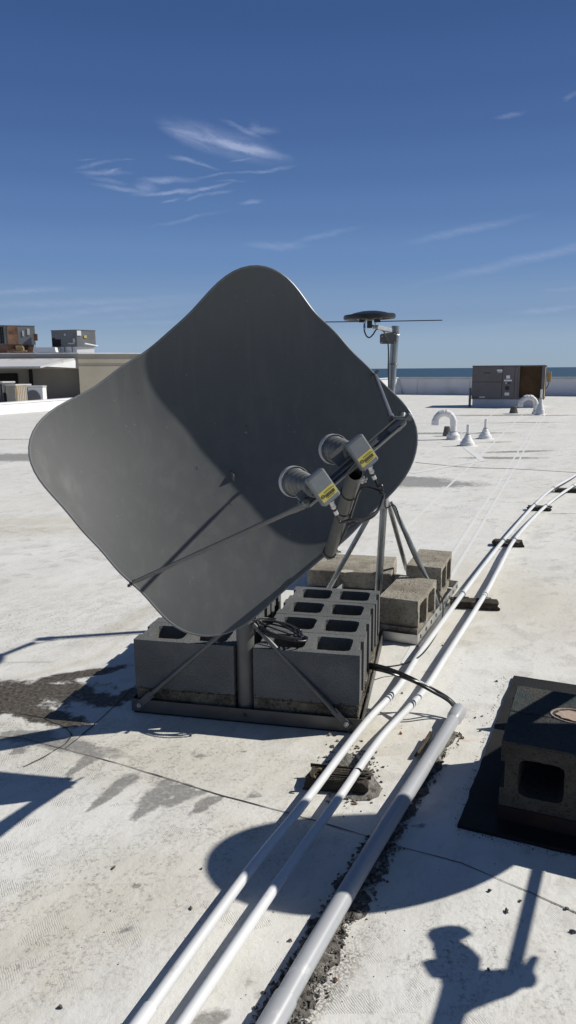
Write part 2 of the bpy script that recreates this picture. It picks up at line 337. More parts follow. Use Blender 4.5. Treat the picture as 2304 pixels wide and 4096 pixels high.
def stain_field(X, Y, lst):
    """signed distance-like field of hand-placed stains: ellipses (px, py, rx, ry, angle...) and run-off streaks (px0, py0, px1, py1, width)"""
    import numpy as np
    out = np.full(X.shape, -9.0)
    for a in lst:
        if len(a) <= 6 and a[3] >= 5:
            p, q = G(a[0], a[1]), G(a[2], a[3]); c = (p + q) / 2; d = q - p; hl = d.length / 2; an = math.atan2(d.y, d.x)
            u = ((X - c.x) * math.cos(an) + (Y - c.y) * math.sin(an)) / hl; v_ = (-(X - c.x) * math.sin(an) + (Y - c.y) * math.cos(an)) / a[4]
            v_ = v_ / np.clip(.78 - .5 * u, .25, 1.3); f = 1 - np.sqrt(np.abs(u) ** 4 + v_ * v_)
        else:
            c = G(a[0], a[1]); an = math.radians(a[4])
            u = ((X - c.x) * math.cos(an) + (Y - c.y) * math.sin(an)) / a[2]; v_ = (-(X - c.x) * math.sin(an) + (Y - c.y) * math.cos(an)) / a[3]
            f = 1 - np.sqrt(u * u + v_ * v_)
        out = np.maximum(out, f)
    return np.clip(out + 1.5, 0, 3)
MAT['roof'] = roof_mat()
def sea_mat():
    m, nt, b = newmat('sea_water'); co = coords(nt)
    n = noise(nt, mapping(nt, co, scale=(60, 12, 1)), 1.0, 6, .65)
    link(nt, mixc(nt, ramp(nt, n, .35, .7), (.022, .06, .10), (.035, .085, .13)), b.inputs['Base Color'])
    b.inputs['Roughness'].default_value = .55; b.inputs['Specular IOR Level'].default_value = .25
    bump(nt, b, n, .6, 1.0); return m
MAT['sea'] = sea_mat()

# ------------------------------------------------------------------ setting
NA = -24.0; AX = axes(NA)                 # the building's own grid
c0 = Gs(1606, 1577); c1 = Gs(2304, 1584); pdir = (c1 - c0).normalized(); pn = V((pdir.y, -pdir.x, 0))   # toward camera
back = -pn
# roof sheet bounded by the far parapet
far_l = c0 - pdir * 60 + back * .2; far_r = c0 + pdir * 60 + back * .2
def lines(segs):
    out = []
    for a, b_, st in segs:
        n = max(1, int(round((b_ - a) / st))); out += [a + (b_ - a) * k / n for k in range(n)]
    return out + [segs[-1][1]]
def roof_sheet():
    import numpy as np
    xs = lines([(-14, -8, .4), (-8, -2.4, .12), (-2.4, 2.0, .03), (2.0, 9, .10), (9, 13, .2)]); ys = lines([(.2, .8, .1), (.8, 4.8, .03), (4.8, 12, .08), (12, 27, .2)])
    X, Y = np.meshgrid(xs, ys); n, m = len(ys), len(xs); Z = np.zeros_like(X)
    co_ = np.stack([X, Y, Z], -1).reshape(-1, 3)
    outer = [tuple(far_l + pn * 90 - V((0, 0, .004))), tuple(far_r + pn * 90 - V((0, 0, .004))), tuple(far_r - V((0, 0, .004))), tuple(far_l - V((0, 0, .004)))]
    k = np.arange((n - 1) * (m - 1)); r_, c_ = k // (m - 1), k % (m - 1); a = r_ * m + c_
    faces = np.stack([a, a + 1, a + m + 1, a + m], 1).tolist(); b0 = len(co_)
    me = bpy.data.meshes.new('roof_floor'); me.from_pydata(co_.tolist() + outer, [], faces + [[b0, b0 + 1, b0 + 2, b0 + 3]]); me.update(); me.materials.append(MAT['roof'])
    for nm, lst in STAINS.items():
        at = me.attributes.new(nm, 'FLOAT', 'POINT'); f = np.concatenate([stain_field(X, Y, lst).reshape(-1), np.zeros(4)]).astype(np.float32); at.data.foreach_set('value', f)
    o = bpy.data.objects.new('roof_floor', me); COL.objects.link(o); o['kind'] = 'structure'; return o
rf = roof_sheet()
# building mass below the roof edge, sea beyond
MB().add([far_l + V((0, 0, 0)), far_r, far_r + V((0, 0, -12)), far_l + V((0, 0, -12))], [(0, 1, 2, 3)]).build('ground_wall', MAT['greywall'], kind='structure')
MB().add([(-9000, 30, -12), (9000, 30, -12), (9000, 16000, -12), (-9000, 16000, -12)], [(0, 1, 2, 3)]).build('sea', MAT['sea'], smooth=0, kind='structure')

# far parapet
PH = .84
e = empty('parapet_wall', c0, 'long white parapet wall along the far roof edge in front of the sea', 'parapet')
pax = (pdir, back, V((0, 0, 1)))
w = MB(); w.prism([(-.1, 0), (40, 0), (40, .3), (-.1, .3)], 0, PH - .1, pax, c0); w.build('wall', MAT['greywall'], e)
w = MB(); w.prism([(-.2, -.06), (40, -.06), (40, .36), (-.2, .36)], PH - .1, PH, pax, c0); w.build('coping', MAT['unitlight'], e)
w = MB()
for k in range(14): w.prism([(k * 2.6 + .8, -.012), (k * 2.6 + .83, -.012), (k * 2.6 + .83, 0), (k * 2.6 + .8, 0)], 0.02, PH - .12, pax, c0)
w.build('seam', MAT['unitlight'], e)
# side parapet: runs from the far corner to the left, near end low
e = empty('side_parapet', c0 - pdir * .2, 'bright sunlit low white parapet running left behind the dish', 'parapet')
s0 = c0 - pdir * .15; s1 = Gs(430, 1622); s2 = Gs(0, 1656); s3 = s2 + (s2 - s1) * 3
hs = [PH, .36, .33, .33]; pts = [s0, s1, s2, s3]
w = MB(); cp_ = MB()
for i in range(3):
    a, b_ = pts[i], pts[i + 1]; d = (b_ - a).normalized(); n = V((-d.y, d.x, 0)); n = n if n.x > 0 else -n   # faces the roof
    sl = .28 if i else .22
    w.add([a, b_, b_ - n * .0 + V((0, 0, 0)), a], [])
    vs = [a + n * sl, b_ + n * sl, b_ + V((0, 0, hs[i + 1] - .05)), a + V((0, 0, hs[i] - .05)), a - n * .3, b_ - n * .3, b_ - n * .3 + V((0, 0, hs[i + 1] - .05)), a - n * .3 + V((0, 0, hs[i] - .05))]
    w.add(vs, [(0, 1, 2, 3), (5, 4, 7, 6), (3, 2, 6, 7), (1, 5, 6, 2), (4, 0, 3, 7)])
    vs = [a + n * .03 + V((0, 0, hs[i] - .049)), b_ + n * .03 + V((0, 0, hs[i + 1] - .049)), b_ - n * .34 + V((0, 0, hs[i + 1] - .049)), a - n * .34 + V((0, 0, hs[i] - .049))]
    vs += [v_ + V((0, 0, .05)) for v_ in vs]
    cp_.add(vs, [(3, 2, 1, 0), (4, 5, 6, 7), (0, 1, 5, 4), (1, 2, 6, 5), (2, 3, 7, 6), (3, 0, 4, 7)])
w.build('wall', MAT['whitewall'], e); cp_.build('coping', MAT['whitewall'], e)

# ---- membrane seams (real thin laps lying on the sheet)
def ribbon(pts, wd, z, mat, name, jit=0.0, kind='structure'):
    mb = MB(); P = [V(p) for p in pts]; vs = []; fs = []
    for i, p in enumerate(P):
        t = (P[min(i + 1, len(P) - 1)] - P[max(i - 1, 0)]); t.z = 0; t.normalize(); n = V((-t.y, t.x, 0)); j = 1 + random.uniform(-jit, jit)
        vs += [p - n * wd / 2 * j + V((0, 0, z)), p + n * wd / 2 * j + V((0, 0, z))]
        if i: fs.append((2 * i - 2, 2 * i, 2 * i + 1, 2 * i - 1))
    mb.add(vs, fs); return mb.build(name, mat, smooth=0, kind=kind)
def dense(pts, step=.05, wob=.0015):
    out = []
    for a, b_ in zip(pts[:-1], pts[1:]):
        n = max(1, int((b_ - a).length / step))
        for k in range(n): out.append(a.lerp(b_, k / n) + V((random.uniform(-wob, wob), random.uniform(-wob, wob), 0)))
    out.append(pts[-1]); return out
ribbon(dense([G(*p) for p in ((-60, 1850), (60, 1858), (165, 1886), (300, 1922), (430, 1962), (560, 2002), (720, 2045), (900, 2097), (1010, 2132), (1160, 2172), (1449, 2297), (1600, 2345))]), .0032, .002, MAT['seam'], 'roof_seam', .5)
ribbon(dense([G(*p) for p in ((-30, 1792), (60, 1796), (110, 1806), (165, 1830), (182, 1850), (165, 1872), (110, 1906), (60, 1930))], .02), .005, .002, MAT['seam'], 'roof_seam', .6)
ribbon(dense([G(*p) for p in ((165, 1884), (230, 1830), (290, 1775), (345, 1722))], .04), .0045, .002, MAT['seam'], 'roof_seam', .5)
ribbon(dense([Gs(*p) for p in ((1660, 1850), (1820, 1866), (1910, 1872), (2060, 1876), (2304, 1890), (2500, 1902))], .3, .01), .022, .003, MAT['seam'], 'roof_seam', .3)
dv = (G(1449, 1110) - G(1180, 1330)); 
for (x, y, n) in ((1120, 1480, 1), (1180, 1330, 1), (1060, 1290, 1), (1010, 1180, 1)):
    if not n: continue
    a = G(x, y); d = (Gs(1886, 1798) - Gs(1640, 2000)).normalized()
    ribbon(dense([a - d * 1.2, a + d * 25], .8, .01), .025, .0025, MAT['lap'], 'roof_lap', .1)
for pl in (((1650, 1893), (1812, 1862), (1930, 1842), (1860, 1790)), ((1840, 1738), (1960, 1722), (2180, 1695)), ((1670, 1693), (1900, 1690), (2130, 1700))):
    ribbon(dense([Gs(*p) for p in pl], .5, .01), .09, .003, MAT['lap'], 'roof_lap', .2)

# ------------------------------------------------------------------ concrete blocks
def block_mesh(name, mat, lx=.394, ly=.194, lz=.194, fx=.034, web=.03, r=.018, jit=.0012, solid=False):
    """two-core block, cores along local z; origin at the bottom centre"""
    me_v = []; me_f = []; rnd = random.Random(hash(name) % 1000)
    N = 32
    if solid:
        mb = MB().box((0, 0, lz / 2), (lx, ly, lz), bev=.004)
        me = bpy.data.meshes.new(name); me.from_pydata([tuple(p) for p in mb.v], [], mb.f)
    else:
        mb = MB(); end = .012; lxi = lx - 2 * end
        cw = (lxi - 2 * fx + 2 * end - 2 * .006 - web) / 2; chh = ly - 2 * fx + .006
        for sgn in (-1, 1):
            cx = sgn * (cw / 2 + web / 2); x0, x1 = (-lxi / 2, 0) if sgn < 0 else (0, lxi / 2)
            inner = []; 
            for k in range(N):
                a = 2 * math.pi * (k + .5) / N; ca, sa = math.cos(a), math.sin(a)
                # rounded rectangle by superellipse
                n = 7; rr = (abs(ca / (cw / 2)) ** n + abs(sa / (chh / 2)) ** n) ** (-1 / n)
                inner.append((cx + rr * ca, rr * sa))
            outer = []
            for (px, py) in inner:
                # push radially to the outer rectangle
                dx, dy = px - cx, py; t = 1e9
                if dx > 0: t = min(t, (x1 - cx) / dx)
                if dx < 0: t = min(t, (x0 - cx) / dx)
                if dy > 0: t = min(t, (ly / 2) / dy)
                if dy < 0: t = min(t, (-ly / 2) / dy)
                outer.append((cx + dx * t, dy * t))
            # snap nearest to corners
            for cxy in ((x0, -ly / 2), (x1, -ly / 2), (x1, ly / 2), (x0, ly / 2)):
                i = min(range(N), key=lambda k: (outer[k][0] - cxy[0]) ** 2 + (outer[k][1] - cxy[1]) ** 2); outer[i] = cxy
            j = lambda: rnd.uniform(-jit, jit)
            vs = []
            for z in (0, lz):
                for (x, y) in outer: vs.append((x, y, z))
                for (x, y) in inner:
                    k = .93 if z == 0 else 1.0
                    vs.append((cx + (x - cx) * k + j(), y * k + j(), z + (j() * 0)))
            fs = []
            for k in range(N):
                k2 = (k + 1) % N
                fs.append((k, N + k, N + k2, k2)); fs.append((2 * N + k, 2 * N + k2, 3 * N + k2, 3 * N + k))
                fs.append((N + k, 3 * N + k, 3 * N + k2, N + k2))
                ox, ox2 = outer[k], outer[k2]
                if not (abs(ox[0]) < 1e-6 and abs(ox2[0]) < 1e-6): fs.append((k, k2, 2 * N + k2, 2 * N + k))
            mb.add(vs, fs)
            # end flanges leave the grooved end face of a stretcher block
            ex = sgn * (lxi / 2 + end / 2)
            for sy in (-1, 1): mb.box((ex, sy * (ly / 2 - .028), lz / 2), (end, .056, lz))
        me = bpy.data.meshes.new(name); me.from_pydata([tuple(p) for p in mb.v], [], mb.f)
    me.update(); me.materials.append(mat)
    me.validate()
    return me
def place(me, name, loc, ang, label, group, cat='concrete block', rx=0, ry=0):
    o = bpy.data.objects.new(name, me); COL.objects.link(o)
    o.location = loc; o.rotation_euler = (math.radians(rx), math.radians(ry), math.radians(ang))
    tag(o, label, cat, group); return o

# ------------------------------------------------------------------ front ballast frame
A0 = G(333, 1790); B0 = G(903, 1845); exf = (B0 - A0).normalized(); eyf = V((-exf.y, exf.x, 0)); FA = math.degrees(math.atan2(exf.y, exf.x))
FW = (B0 - A0).length; FD = .93; axf = (exf, eyf, V((0, 0, 1)))
def fp(a, b_, z=0): return A0 + exf * a + eyf * b_ + V((0, 0, z))
newblk = block_mesh('block_shape', MAT['block']); capblk = block_mesh('cap_shape', MAT['blockdirty'], lz=.092, solid=True)
LB = .394
rowd = .197; zb = .008; ztop = zb + .092
gx_l = .018; gx_r = .486
rows = ['front', 'second', 'third', 'rear']
for side, gx in (('left', gx_l), ('right', gx_r)):
    for k in range(4):
        dx = random.uniform(-.003, .003); da = random.uniform(-.6, .6)
        c = fp(gx + LB / 2 + dx, .012 + rowd * k + .097, zb)
        where = {('left', 0): 'front block of the left stack, under the dish tip', ('left', 1): 'second block back in the left stack, partly behind the dish',
                 ('left', 2): 'third block back in the left stack, behind the dish', ('left', 3): 'rearmost block of the left stack behind the dish',
                 ('right', 0): 'front block right of the pole, half behind the hanging cable coil', ('right', 1): 'second row right of the pole, just behind the coiled cable',
                 ('right', 2): 'third row back in the stack right of the pole', ('right', 3): 'rearmost row right of the pole, next to the tripod mast'}[(side, k)]
        place(capblk, 'concrete_slab', c, FA + da, 'dirty brown slab under the grey ' + where, 'dirty concrete slabs under the grey blocks', 'concrete slab')
        c2 = fp(gx + LB / 2 + random.uniform(-.004, .004), .010 + rowd * k + .097, ztop)
        place(newblk, 'concrete_block', c2, FA + random.uniform(-.7, .7), 'grey two-core concrete block, ' + where, 'grey concrete blocks in the dish frame')

jd = MB(); rj = random.Random(8)
def _sb(mb, c, s_):
    vs = [c + V((rj.uniform(-1, 1), rj.uniform(-1, 1), rj.uniform(-.6, .9))) * s_ for _ in range(5)]; mb.add(vs, [(0, 1, 2), (0, 2, 3), (0, 3, 4), (1, 2, 4), (2, 3, 4), (0, 1, 4)])
for i in range(420):
    gx = gx_l if rj.random() < .5 else gx_r; _sb(jd, fp(gx + rj.uniform(0, LB), .011 + rj.uniform(-.004, .002), ztop + rj.gauss(0, .0035)), rj.choice((.002, .003, .0045)))
for i in range(160): _sb(jd, fp(gx_r + LB + rj.uniform(-.002, .004), rj.uniform(0, .78), ztop + rj.gauss(0, .004)), rj.choice((.002, .003, .0045)))
jo = jd.build('grit', MAT['blockdirty'], smooth=0); jo['kind'] = 'stuff'; jo['label'] = 'crumbly grit squeezed between the dirty slabs and grey blocks'; jo['category'] = 'grit'

# ------------------------------------------------------------------ the dish antenna
KD = .94
C0 = V((-0.19068543, 2.58301995, 0.97906578))
RW = V((0.73923457, 0.32815645, 0.58808639)); RU = V((-0.67309081, 0.33158292, 0.66106091)); RN = V((0.021932, -0.88451462, 0.46599665))
HK = [1, 2, 3, 4, 6, 8, 12, 16]
HC = [0.00397, -0.00076, 0.00227, 0.00032, -0.00147, 0.00236, 0.00358, 0.00398, 0.00094, -0.0033, -0.00047, 0.00147, 0.00259, 0.00163, -0.0043, 0.00066]
ZC = [-0.0001, 0.0, -0.00412, -0.01122, -0.00605, 0.00958, 0.00097, -0.00447]
def zf(w, u):
    t = math.atan2(u / .47313, w / .553184); p4 = ((w / .553184) ** 2 + (u / .47313) ** 2) ** 2
    return zbase(w, u) + p4 * sum(ZC[2 * i] * math.cos(k * t) + ZC[2 * i + 1] * math.sin(k * t) for i, k in enumerate((0, 2, 3, 4)))
def zbase(w, u): return w * w / (4 * .55517918) + u * u * .35153672 + .70521912 * u ** 3 + .08982171 * w * w * u + .01943759 * (w * w + u * u) ** 2
DA, DN = .47312996, 5.89141779; DB = DA * 1.1692013
class Pose:
    def __init__(s, C, W, U, N, k): s.C, s.W, s.U, s.N, s.k = C, W, U, N, k
    def __call__(s, w, u, z): return s.C + (s.W * w + s.U * u + s.N * z) * s.k
    def surf(s, w, u, dz=0.0): return s(w, u, zf(w, u) + dz)
pose1 = Pose(CAM + (C0 - CAM) * KD, RW, RU, RN, KD)

def reflector(ps, parent, tk=.0035, kind=0):
    """rounded-square section of a paraboloid with real thickness and a rolled rim"""
    NR, NT = 26, 144; mb = MB(); vs = []; fs = []
    def rimpt(a, f):
        if kind:
            c, s_ = math.cos(a), math.sin(a); r = (abs(c) ** 2.05 + abs(s_) ** 2.05) ** (-1 / 2.05); return .5855 * r * c * f, .2879 * r * s_ * f
        c, s_ = math.cos(a), math.sin(a); r = (abs(c) ** DN + abs(s_) ** DN) ** (-1 / DN)
        r *= 1 + sum(HC[2 * i] * math.cos(k * a) + HC[2 * i + 1] * math.sin(k * a) for i, k in enumerate(HK))
        u = DA * r * s_; w = DB * r * c * (1 + .03652554 * u); return w * f, u * f
    for side in (0, 1):
        dz = 0 if side == 0 else -tk
        vs.append(ps.surf(0, 0, dz))
        for i in range(1, NR + 1):
            f = (i / NR)
            for k in range(NT):
                w, u = rimpt(2 * math.pi * k / NT, f); vs.append(ps.surf(w, u, dz))
    n1 = 1 + NR * NT
    for side in (0, 1):
        o = side * n1
        for k in range(NT):
            t = (o, o + 1 + k, o + 1 + (k + 1) % NT); fs.append(t if side == 0 else t[::-1])
        for i in range(NR - 1):
            for k in range(NT):
                a = o + 1 + i * NT + k; b_ = o + 1 + i * NT + (k + 1) % NT; q = (a, a + NT, b_ + NT, b_)
                fs.append(q if side == 0 else q[::-1])
    e0 = 1 + (NR - 1) * NT
    for k in range(NT): fs.append((e0 + k, n1 + e0 + k, n1 + e0 + (k + 1) % NT, e0 + (k + 1) % NT))
    mb.add(vs, fs); o = mb.build('reflector', MAT['dish'], parent, smooth=50)
    # rolled rim bead behind the edge
    pts = []
    for k in range(NT):
        w, u = rimpt(2 * math.pi * k / NT, .9985); pts.append(ps.surf(w, u, -.004))
    MB().tube(pts, .0042, 8, closed=True).build('rim', MAT['dishrim'], parent)
    for (w, u) in ((-.119261, -.1183), (-.119261, .0667), (.119261, -.1183), (.119261, .0667)):
        if kind: continue
        p = ps.surf(w, u, .0)
        MB().lathe([(0, .0006), (.0060, .0005), (.0080, .0002), (.0086, -.002)], p, ps.N, 18).build('bolt', MAT['dish'], parent)
    return o

def hexbolt(p, ax, r=.006, h=.005):
    ax = V(ax).normalized(); u = ax.cross(V((0, .3, 1))).normalized(); w = ax.cross(u); m = MB()
    m.prism([(r * math.cos(k * math.pi / 3), r * math.sin(k * math.pi / 3)) for k in range(6)], 0, h, (u, w, ax), p)
    m.lathe([(r * .45, 0), (r * .45, h * 2.2), (0, h * 2.25)], p, ax, 10); return m

def lnb(box_c, ring_c, wdir, parent, label):
    a = (box_c - ring_c).normalized(); w = (wdir - a * wdir.dot(a)).normalized(); v = a.cross(w)
    if v.z > 0: v = -v
    ln = (box_c - ring_c).length
    # long axis v (down-right), short axis w, thickness a
    case = MB().box(box_c, (.047, .073, .020), (w, v, a), bev=.004); case.box(box_c - a * .013, (.041, .066, .008), (w, v, a), bev=.003)
    lo = case.build('lnb', MAT['box'], parent, label=label)
    f0 = box_c + a * .0103
    def ch(m, n): m_ = m.build(n[0], n[1], lo, 0); return m_
    lb = MB().box(f0 + v * .014 + w * .0, (.041, .023, .0006), (w, v, a)); ch(lb, ('sticker', MAT['yellow']))
    # printed barcode, a small line of print and an emblem on the yellow sticker
    ink = MB(); x = -.009
    rnd = random.Random(3)
    while x < .016:
        wd = rnd.choice((.0006, .0009, .0013)); ink.box(f0 + a * .0005 + w * (x + wd / 2) + v * .0165, (wd, .0075, .0003), (w, v, a)); x += wd + rnd.choice((.0006, .0009))
    for r_, n_ in ((.0075, 10), (.0098, 12), (.0225, 9)):
        for k in range(n_): ink.box(f0 + a * .0005 + w * (-.007 + k * .0023) + v * r_, (.0017, .0011 if r_ < .02 else .0016, .0003), (w, v, a))
    ring = [f0 + a * .0006 + w * (-.0145 + .0045 * math.cos(t * math.pi / 8)) + v * (.0135 + .0038 * math.sin(t * math.pi / 8)) for t in range(16)]
    ink.tube(ring, .0005, 4, closed=True)
    for k in (-1, 0, 1): ink.box(f0 + a * .0006 + w * (-.0145 + k * .0024) + v * .0135, (.0008, .0045, .0003), (w, v, a))
    ch(ink, ('barcode', MAT['ink']))
    # neck flange, corrugated horn, mouth ring
    fl = MB().lathe([(.0, .0), (.024, .0), (.026, .002), (.026, .008), (.018, .010), (.018, .026), (0, .026)], box_c - a * .044, a, 28)
    for k in range(6):
        t = k * math.pi / 3 + .4; fl.lathe([(.0022, .008), (.0022, .0112), (0, .0114)], box_c - a * .044 + (w * math.cos(t) + v * math.sin(t)) * .0218, a, 8)
    fl.build('flange', MAT['cast'], lo)
    h = ln - .040; prof = [(.0135, h)]; steps = 6
    for k in range(steps):
        r0 = .0145 + .0125 * k / (steps - 1); z0 = h - .006 - (h - .016) * k / (steps - 1); hw = (h - .016) / (steps - 1) / 2
        prof += [(r0, z0 + hw * .95), (r0 + .0038, z0 + hw * .5), (r0 + .0042, z0 - hw * .1), (r0, z0 - hw * .9)]
    prof += [(.031, .008), (.0345, .005), (.0345, -.004), (.0325, -.004), (.0305, .003), (.012, h * .9)]
    MB().lathe(prof, ring_c, a, 36).build('horn', MAT['horn'], lo)
    MB().lathe([(.0352, -.007), (.0368, -.007), (.0368, .008), (.0352, .008)], ring_c, a, 40, closed=True).build('mouth_ring', MAT['unitlight'], lo)
    # F connector leaving the lower short edge
    e0 = box_c + v * .0365 - w * .003; cd = (v - w * .16 - a * .05).normalized()
    MB().lathe([(.007, 0), (.007, .003), (.0053, .004), (.0053, .011), (.0064, .0115), (.0064, .0155), (.0045, .016), (.0045, .019)], e0, cd, 20).build('connector', MAT['chrome'], lo)
    MB().lathe([(.0046, .0185), (.0046, .0235), (.0036, .024)], e0, cd, 16).build('seal', MAT['ink'], lo)
    MB().lathe([(.0042, .0235), (.0048, .0238), (.0048, .033), (.0036, .0335)], e0, cd, 18).build('plug', MAT['galvflat'], lo)
    return lo, e0 + cd * .033, cd

# ---- antenna 1
pole_b = fp(.447, .047, .006)
ant = empty('satellite_dish', (pole_b.x, pole_b.y, 0), 'large dark grey rounded-square satellite dish tilted on a pole, with two yellow-stickered receivers', 'satellite dish')
reflector(pose1, ant)
POLE_R = .0335; PT = .50
MB().lathe([(POLE_R, 0), (POLE_R, PT), (0, PT + .004)], pole_b, (0, 0, 1), 36).build('pole', MAT['dishpaint'], ant)
# mount head: canister on the pole, yoke and arm to the back of the reflector
hb = pole_b + V((0, 0, PT - .10))
m = MB().lathe([(POLE_R + .002, 0), (POLE_R + .009, .003), (POLE_R + .009, .16), (POLE_R + .004, .165), (0, .166)], hb, (0, 0, 1), 32); m.build('mount_sleeve', MAT['dishpaint'], ant)
bc = pose1.surf(0, -.026, -.022)
top = hb + V((0, 0, .13)); arm = (bc - top); ad = arm.normalized(); aw = RW.copy(); aw = (aw - ad * aw.dot(ad)).normalized(); av = ad.cross(aw)
for sgn in (-1, 1): MB().box(top.lerp(bc, .5) + aw * sgn * .043, (.006, .075, arm.length), (aw, av, ad), bev=.002).build('mount_arm', MAT['dishpaint'], ant)
MB().box(bc, (.27 * KD, .21 * KD, .006), (RW, RU, RN), bev=.002).build('back_plate', MAT['dishpaint'], ant)
for sgn in (-1, 1): MB().box(bc - RN * .02 + RW * sgn * .055, (.006, .2, .036), (RW, RU, RN), bev=.002).build('back_rib', MAT['dishpaint'], ant)
# braces from the pole to the frame corners
BZ = .375
for sgn, xx in ((-1, .035), (1, FW - .045)):
    a = pole_b + exf * sgn * (POLE_R + .004) + V((0, 0, BZ)) - eyf * .02; b_ = fp(xx, -.0075, .036); d = (b_ - a).normalized(); nrm = d.cross(eyf).normalized()
    m = MB().tube([a, a + d * .02, b_ - d * .075, b_ - d * .05], [.007, .0095, .0095, .007], 14)
    m.box(b_ - d * .025, (.09, .004, .028), (d, eyf, nrm), bev=.0015); br = m.build('brace', MAT['dishpaint'], ant)
    hexbolt(b_ + eyf * -.003, -eyf, .009, .006).build('bolt', MAT['galvflat'], br)
# base frame: angle iron, four sides
def angle_frame(o, ax, w_, d_, mat, parent, hgt=.05, name='base_frame', z=.006, skip=()):
    m = MB(); t = .004; fl = .04
    m.box(o + ax[0] * w_ / 2 + ax[1] * t / 2 + V((0, 0, z + hgt / 2)), (w_, t, hgt), ax); m.box(o + ax[0] * w_ / 2 + ax[1] * (t + fl / 2) + V((0, 0, z + t / 2)), (w_ - .02, fl, t), ax)
    m.box(o + ax[0] * w_ / 2 + ax[1] * (d_ - t / 2) + V((0, 0, z + hgt / 2)), (w_, t, hgt), ax)
    m.box(o + ax[0] * (t / 2) + ax[1] * d_ / 2 + V((0, 0, z + hgt / 2)), (t, d_ - 2 * t - .001, hgt), ax)
    m.box(o + ax[0] * (w_ - t / 2) + ax[1] * d_ / 2 + V((0, 0, z + hgt / 2)), (t, d_ - 2 * t - .001, hgt), ax)
    return m.build(name, mat, parent)
angle_frame(fp(0, -.004), axf, FW + .012, FD, MAT['beam'], ant)
hexbolt(fp(.452, -.0045, .03), -eyf, .009, .006).build('bolt', MAT['beam'], ant)
MB().box(fp(FW / 2, .02, .0035), (FW - .02, .05, .005), axf).build('rubber_pad', MAT['rubber'], ant)
# feed tube
tb = Ps(1317, 2216, 2.335); tt = Ps(1421, 1893, 1.645); tdv = (tt - tb).normalized(); TR = .0185; tl = (tt - tb).length
ft = MB().lathe([(TR, 0), (TR, tl), (TR - .0022, tl), (TR - .0022, tl - .2), (0, tl - .2)], tb, tdv, 36).add([], []).build('feed_tube', MAT['dishpaint'], ant)
MB().lathe([(TR, .0), (TR, -.001), (0, -.001)], tb, tdv, 36).build('tube_end', MAT['dishpaint'], ft)
side = tdv.cross(V((0, 0, 1))).normalized()
if side.x < 0: side = -side
hexbolt(tb + tdv * .03 + side * TR, side + V((0, -.5, 0)), .0075, .008).build('bolt', MAT['chrome'], ft)
for k, dd in enumerate((.035, .052)):
    hexbolt(tt - tdv * dd + side * TR, side + V((0, -.4, 0)), .0065, .006).build('bolt', MAT['chrome'], ft)
bcl = MB().box(tb - tdv * -.01 + (pose1.surf(0, -DA) - tb) * .5, (.03, .03, .012), (RW, RU, RN), bev=.002); bcl.build('bracket', MAT['dishpaint'], ft)
# zip ties round the tube
for f in (.14, .64, .82) : 
    c = tb.lerp(tt, f if f > .2 else .045); u1 = tdv.cross(V((1, 0, 0))).normalized(); u2 = tdv.cross(u1)
    MB().tube([c + (u1 * math.cos(t * math.pi / 12) + u2 * math.sin(t * math.pi / 12)) * (TR + .0022) + tdv * .006 * math.sin(t * math.pi / 12) for t in range(24)], .0016, 6, closed=True).build('cable_tie', MAT['cable'], ft)
# crossbar
eL = Ps(1226, 2014, 1.60); eR = Ps(1590, 1700, 1.665); bx = (eR - eL).normalized(); by = (RN - bx * RN.dot(bx)).normalized(); bz = bx.cross(by); bl = (eR - eL).length
m = MB(); mid = (eL + eR) / 2
m.box(mid, (bl, .003, .024), (bx, by, bz)); m.box(mid + bz * .0105 + by * .008, (bl, .016, .003), (bx, by, bz)); m.box(mid - bz * .0105 + by * .008, (bl, .016, .003), (bx, by, bz)); m.box(mid + by * .0055, (bl * .55, .008, .005), (bx, by, bz))
cb = m.build('crossbar', MAT['cast'], ant)
# neck between crossbar and tube
jn = Ps(1395, 1905, 1.66)
MB().prism([(-.028, -.05), (.024, -.05), (.02, .012), (-.03, .012)], -.004, .004, (bx, bz, by), mid - by * .006).build('saddle', MAT['dishpaint'], ft)
# struts
aL = pose1.surf(-DB * .995, -.1334, .006); aR = pose1.surf(DB * .995, -.1334, .006)
for a, b_, nm in ((aL, eL - bx * .004, 'L'), (aR, Ps(1566, 1676, 1.675), 'R')):
    d = (b_ - a).normalized()
    st = MB().tube([a + d * .0, a + d * .022, a + d * .04, b_ - d * .06, b_ - d * .035, b_], [.003, .0045, .0062, .0062, .0085, .0085], 14); sto = st.build('strut', MAT['dishpaint'], ant)
    bo = MB().tube([a - RW * (.016 if nm == 'L' else -.010), a + RW * (.016 if nm == 'L' else -.016)], .0035, 8)
    for q in (-.012, -.006, .006): bo.lathe([(0, 0), (.0062, 0), (.0062, .0035), (0, .0035)], a + RW * (q if nm == 'L' else -q), RW, 6)
    bo.build('bolt', MAT['beam'], sto)
# cast knuckles at both ends of the crossbar
m = MB().tube([eR - bx * .03, eR - bx * .005, eR + bx * .012, eR + bx * .03 - bz * .012], [.010, .0135, .013, .008], 16); m.tube([eR + bx * .0 - bz * .018 + by * .01, eR + bx * .028 + bz * .014 + by * .018], .0042, 10)
m.lathe([(.0085, 0), (.0085, .006), (.006, .012), (0, .012)], eR + bx * .022 + bz * .006 + by * .014, (bx + by), 8); m.build('knuckle', MAT['cast'], cb)
m = MB().tube([eL + bx * .03, eL + bx * .004, eL - bx * .014 - bz * .008], [.008, .012, .0095], 14); m.box(eL - bz * .012 + bx * .006 + by * .006, (.030, .006, .034), (bx, by, bz), bev=.002)
m.lathe([(.009, 0), (.009, .005), (.006, .010), (0, .010)], eL - bx * .004 + by * .012, by, 8); m.build('knuckle', MAT['cast'], cb)
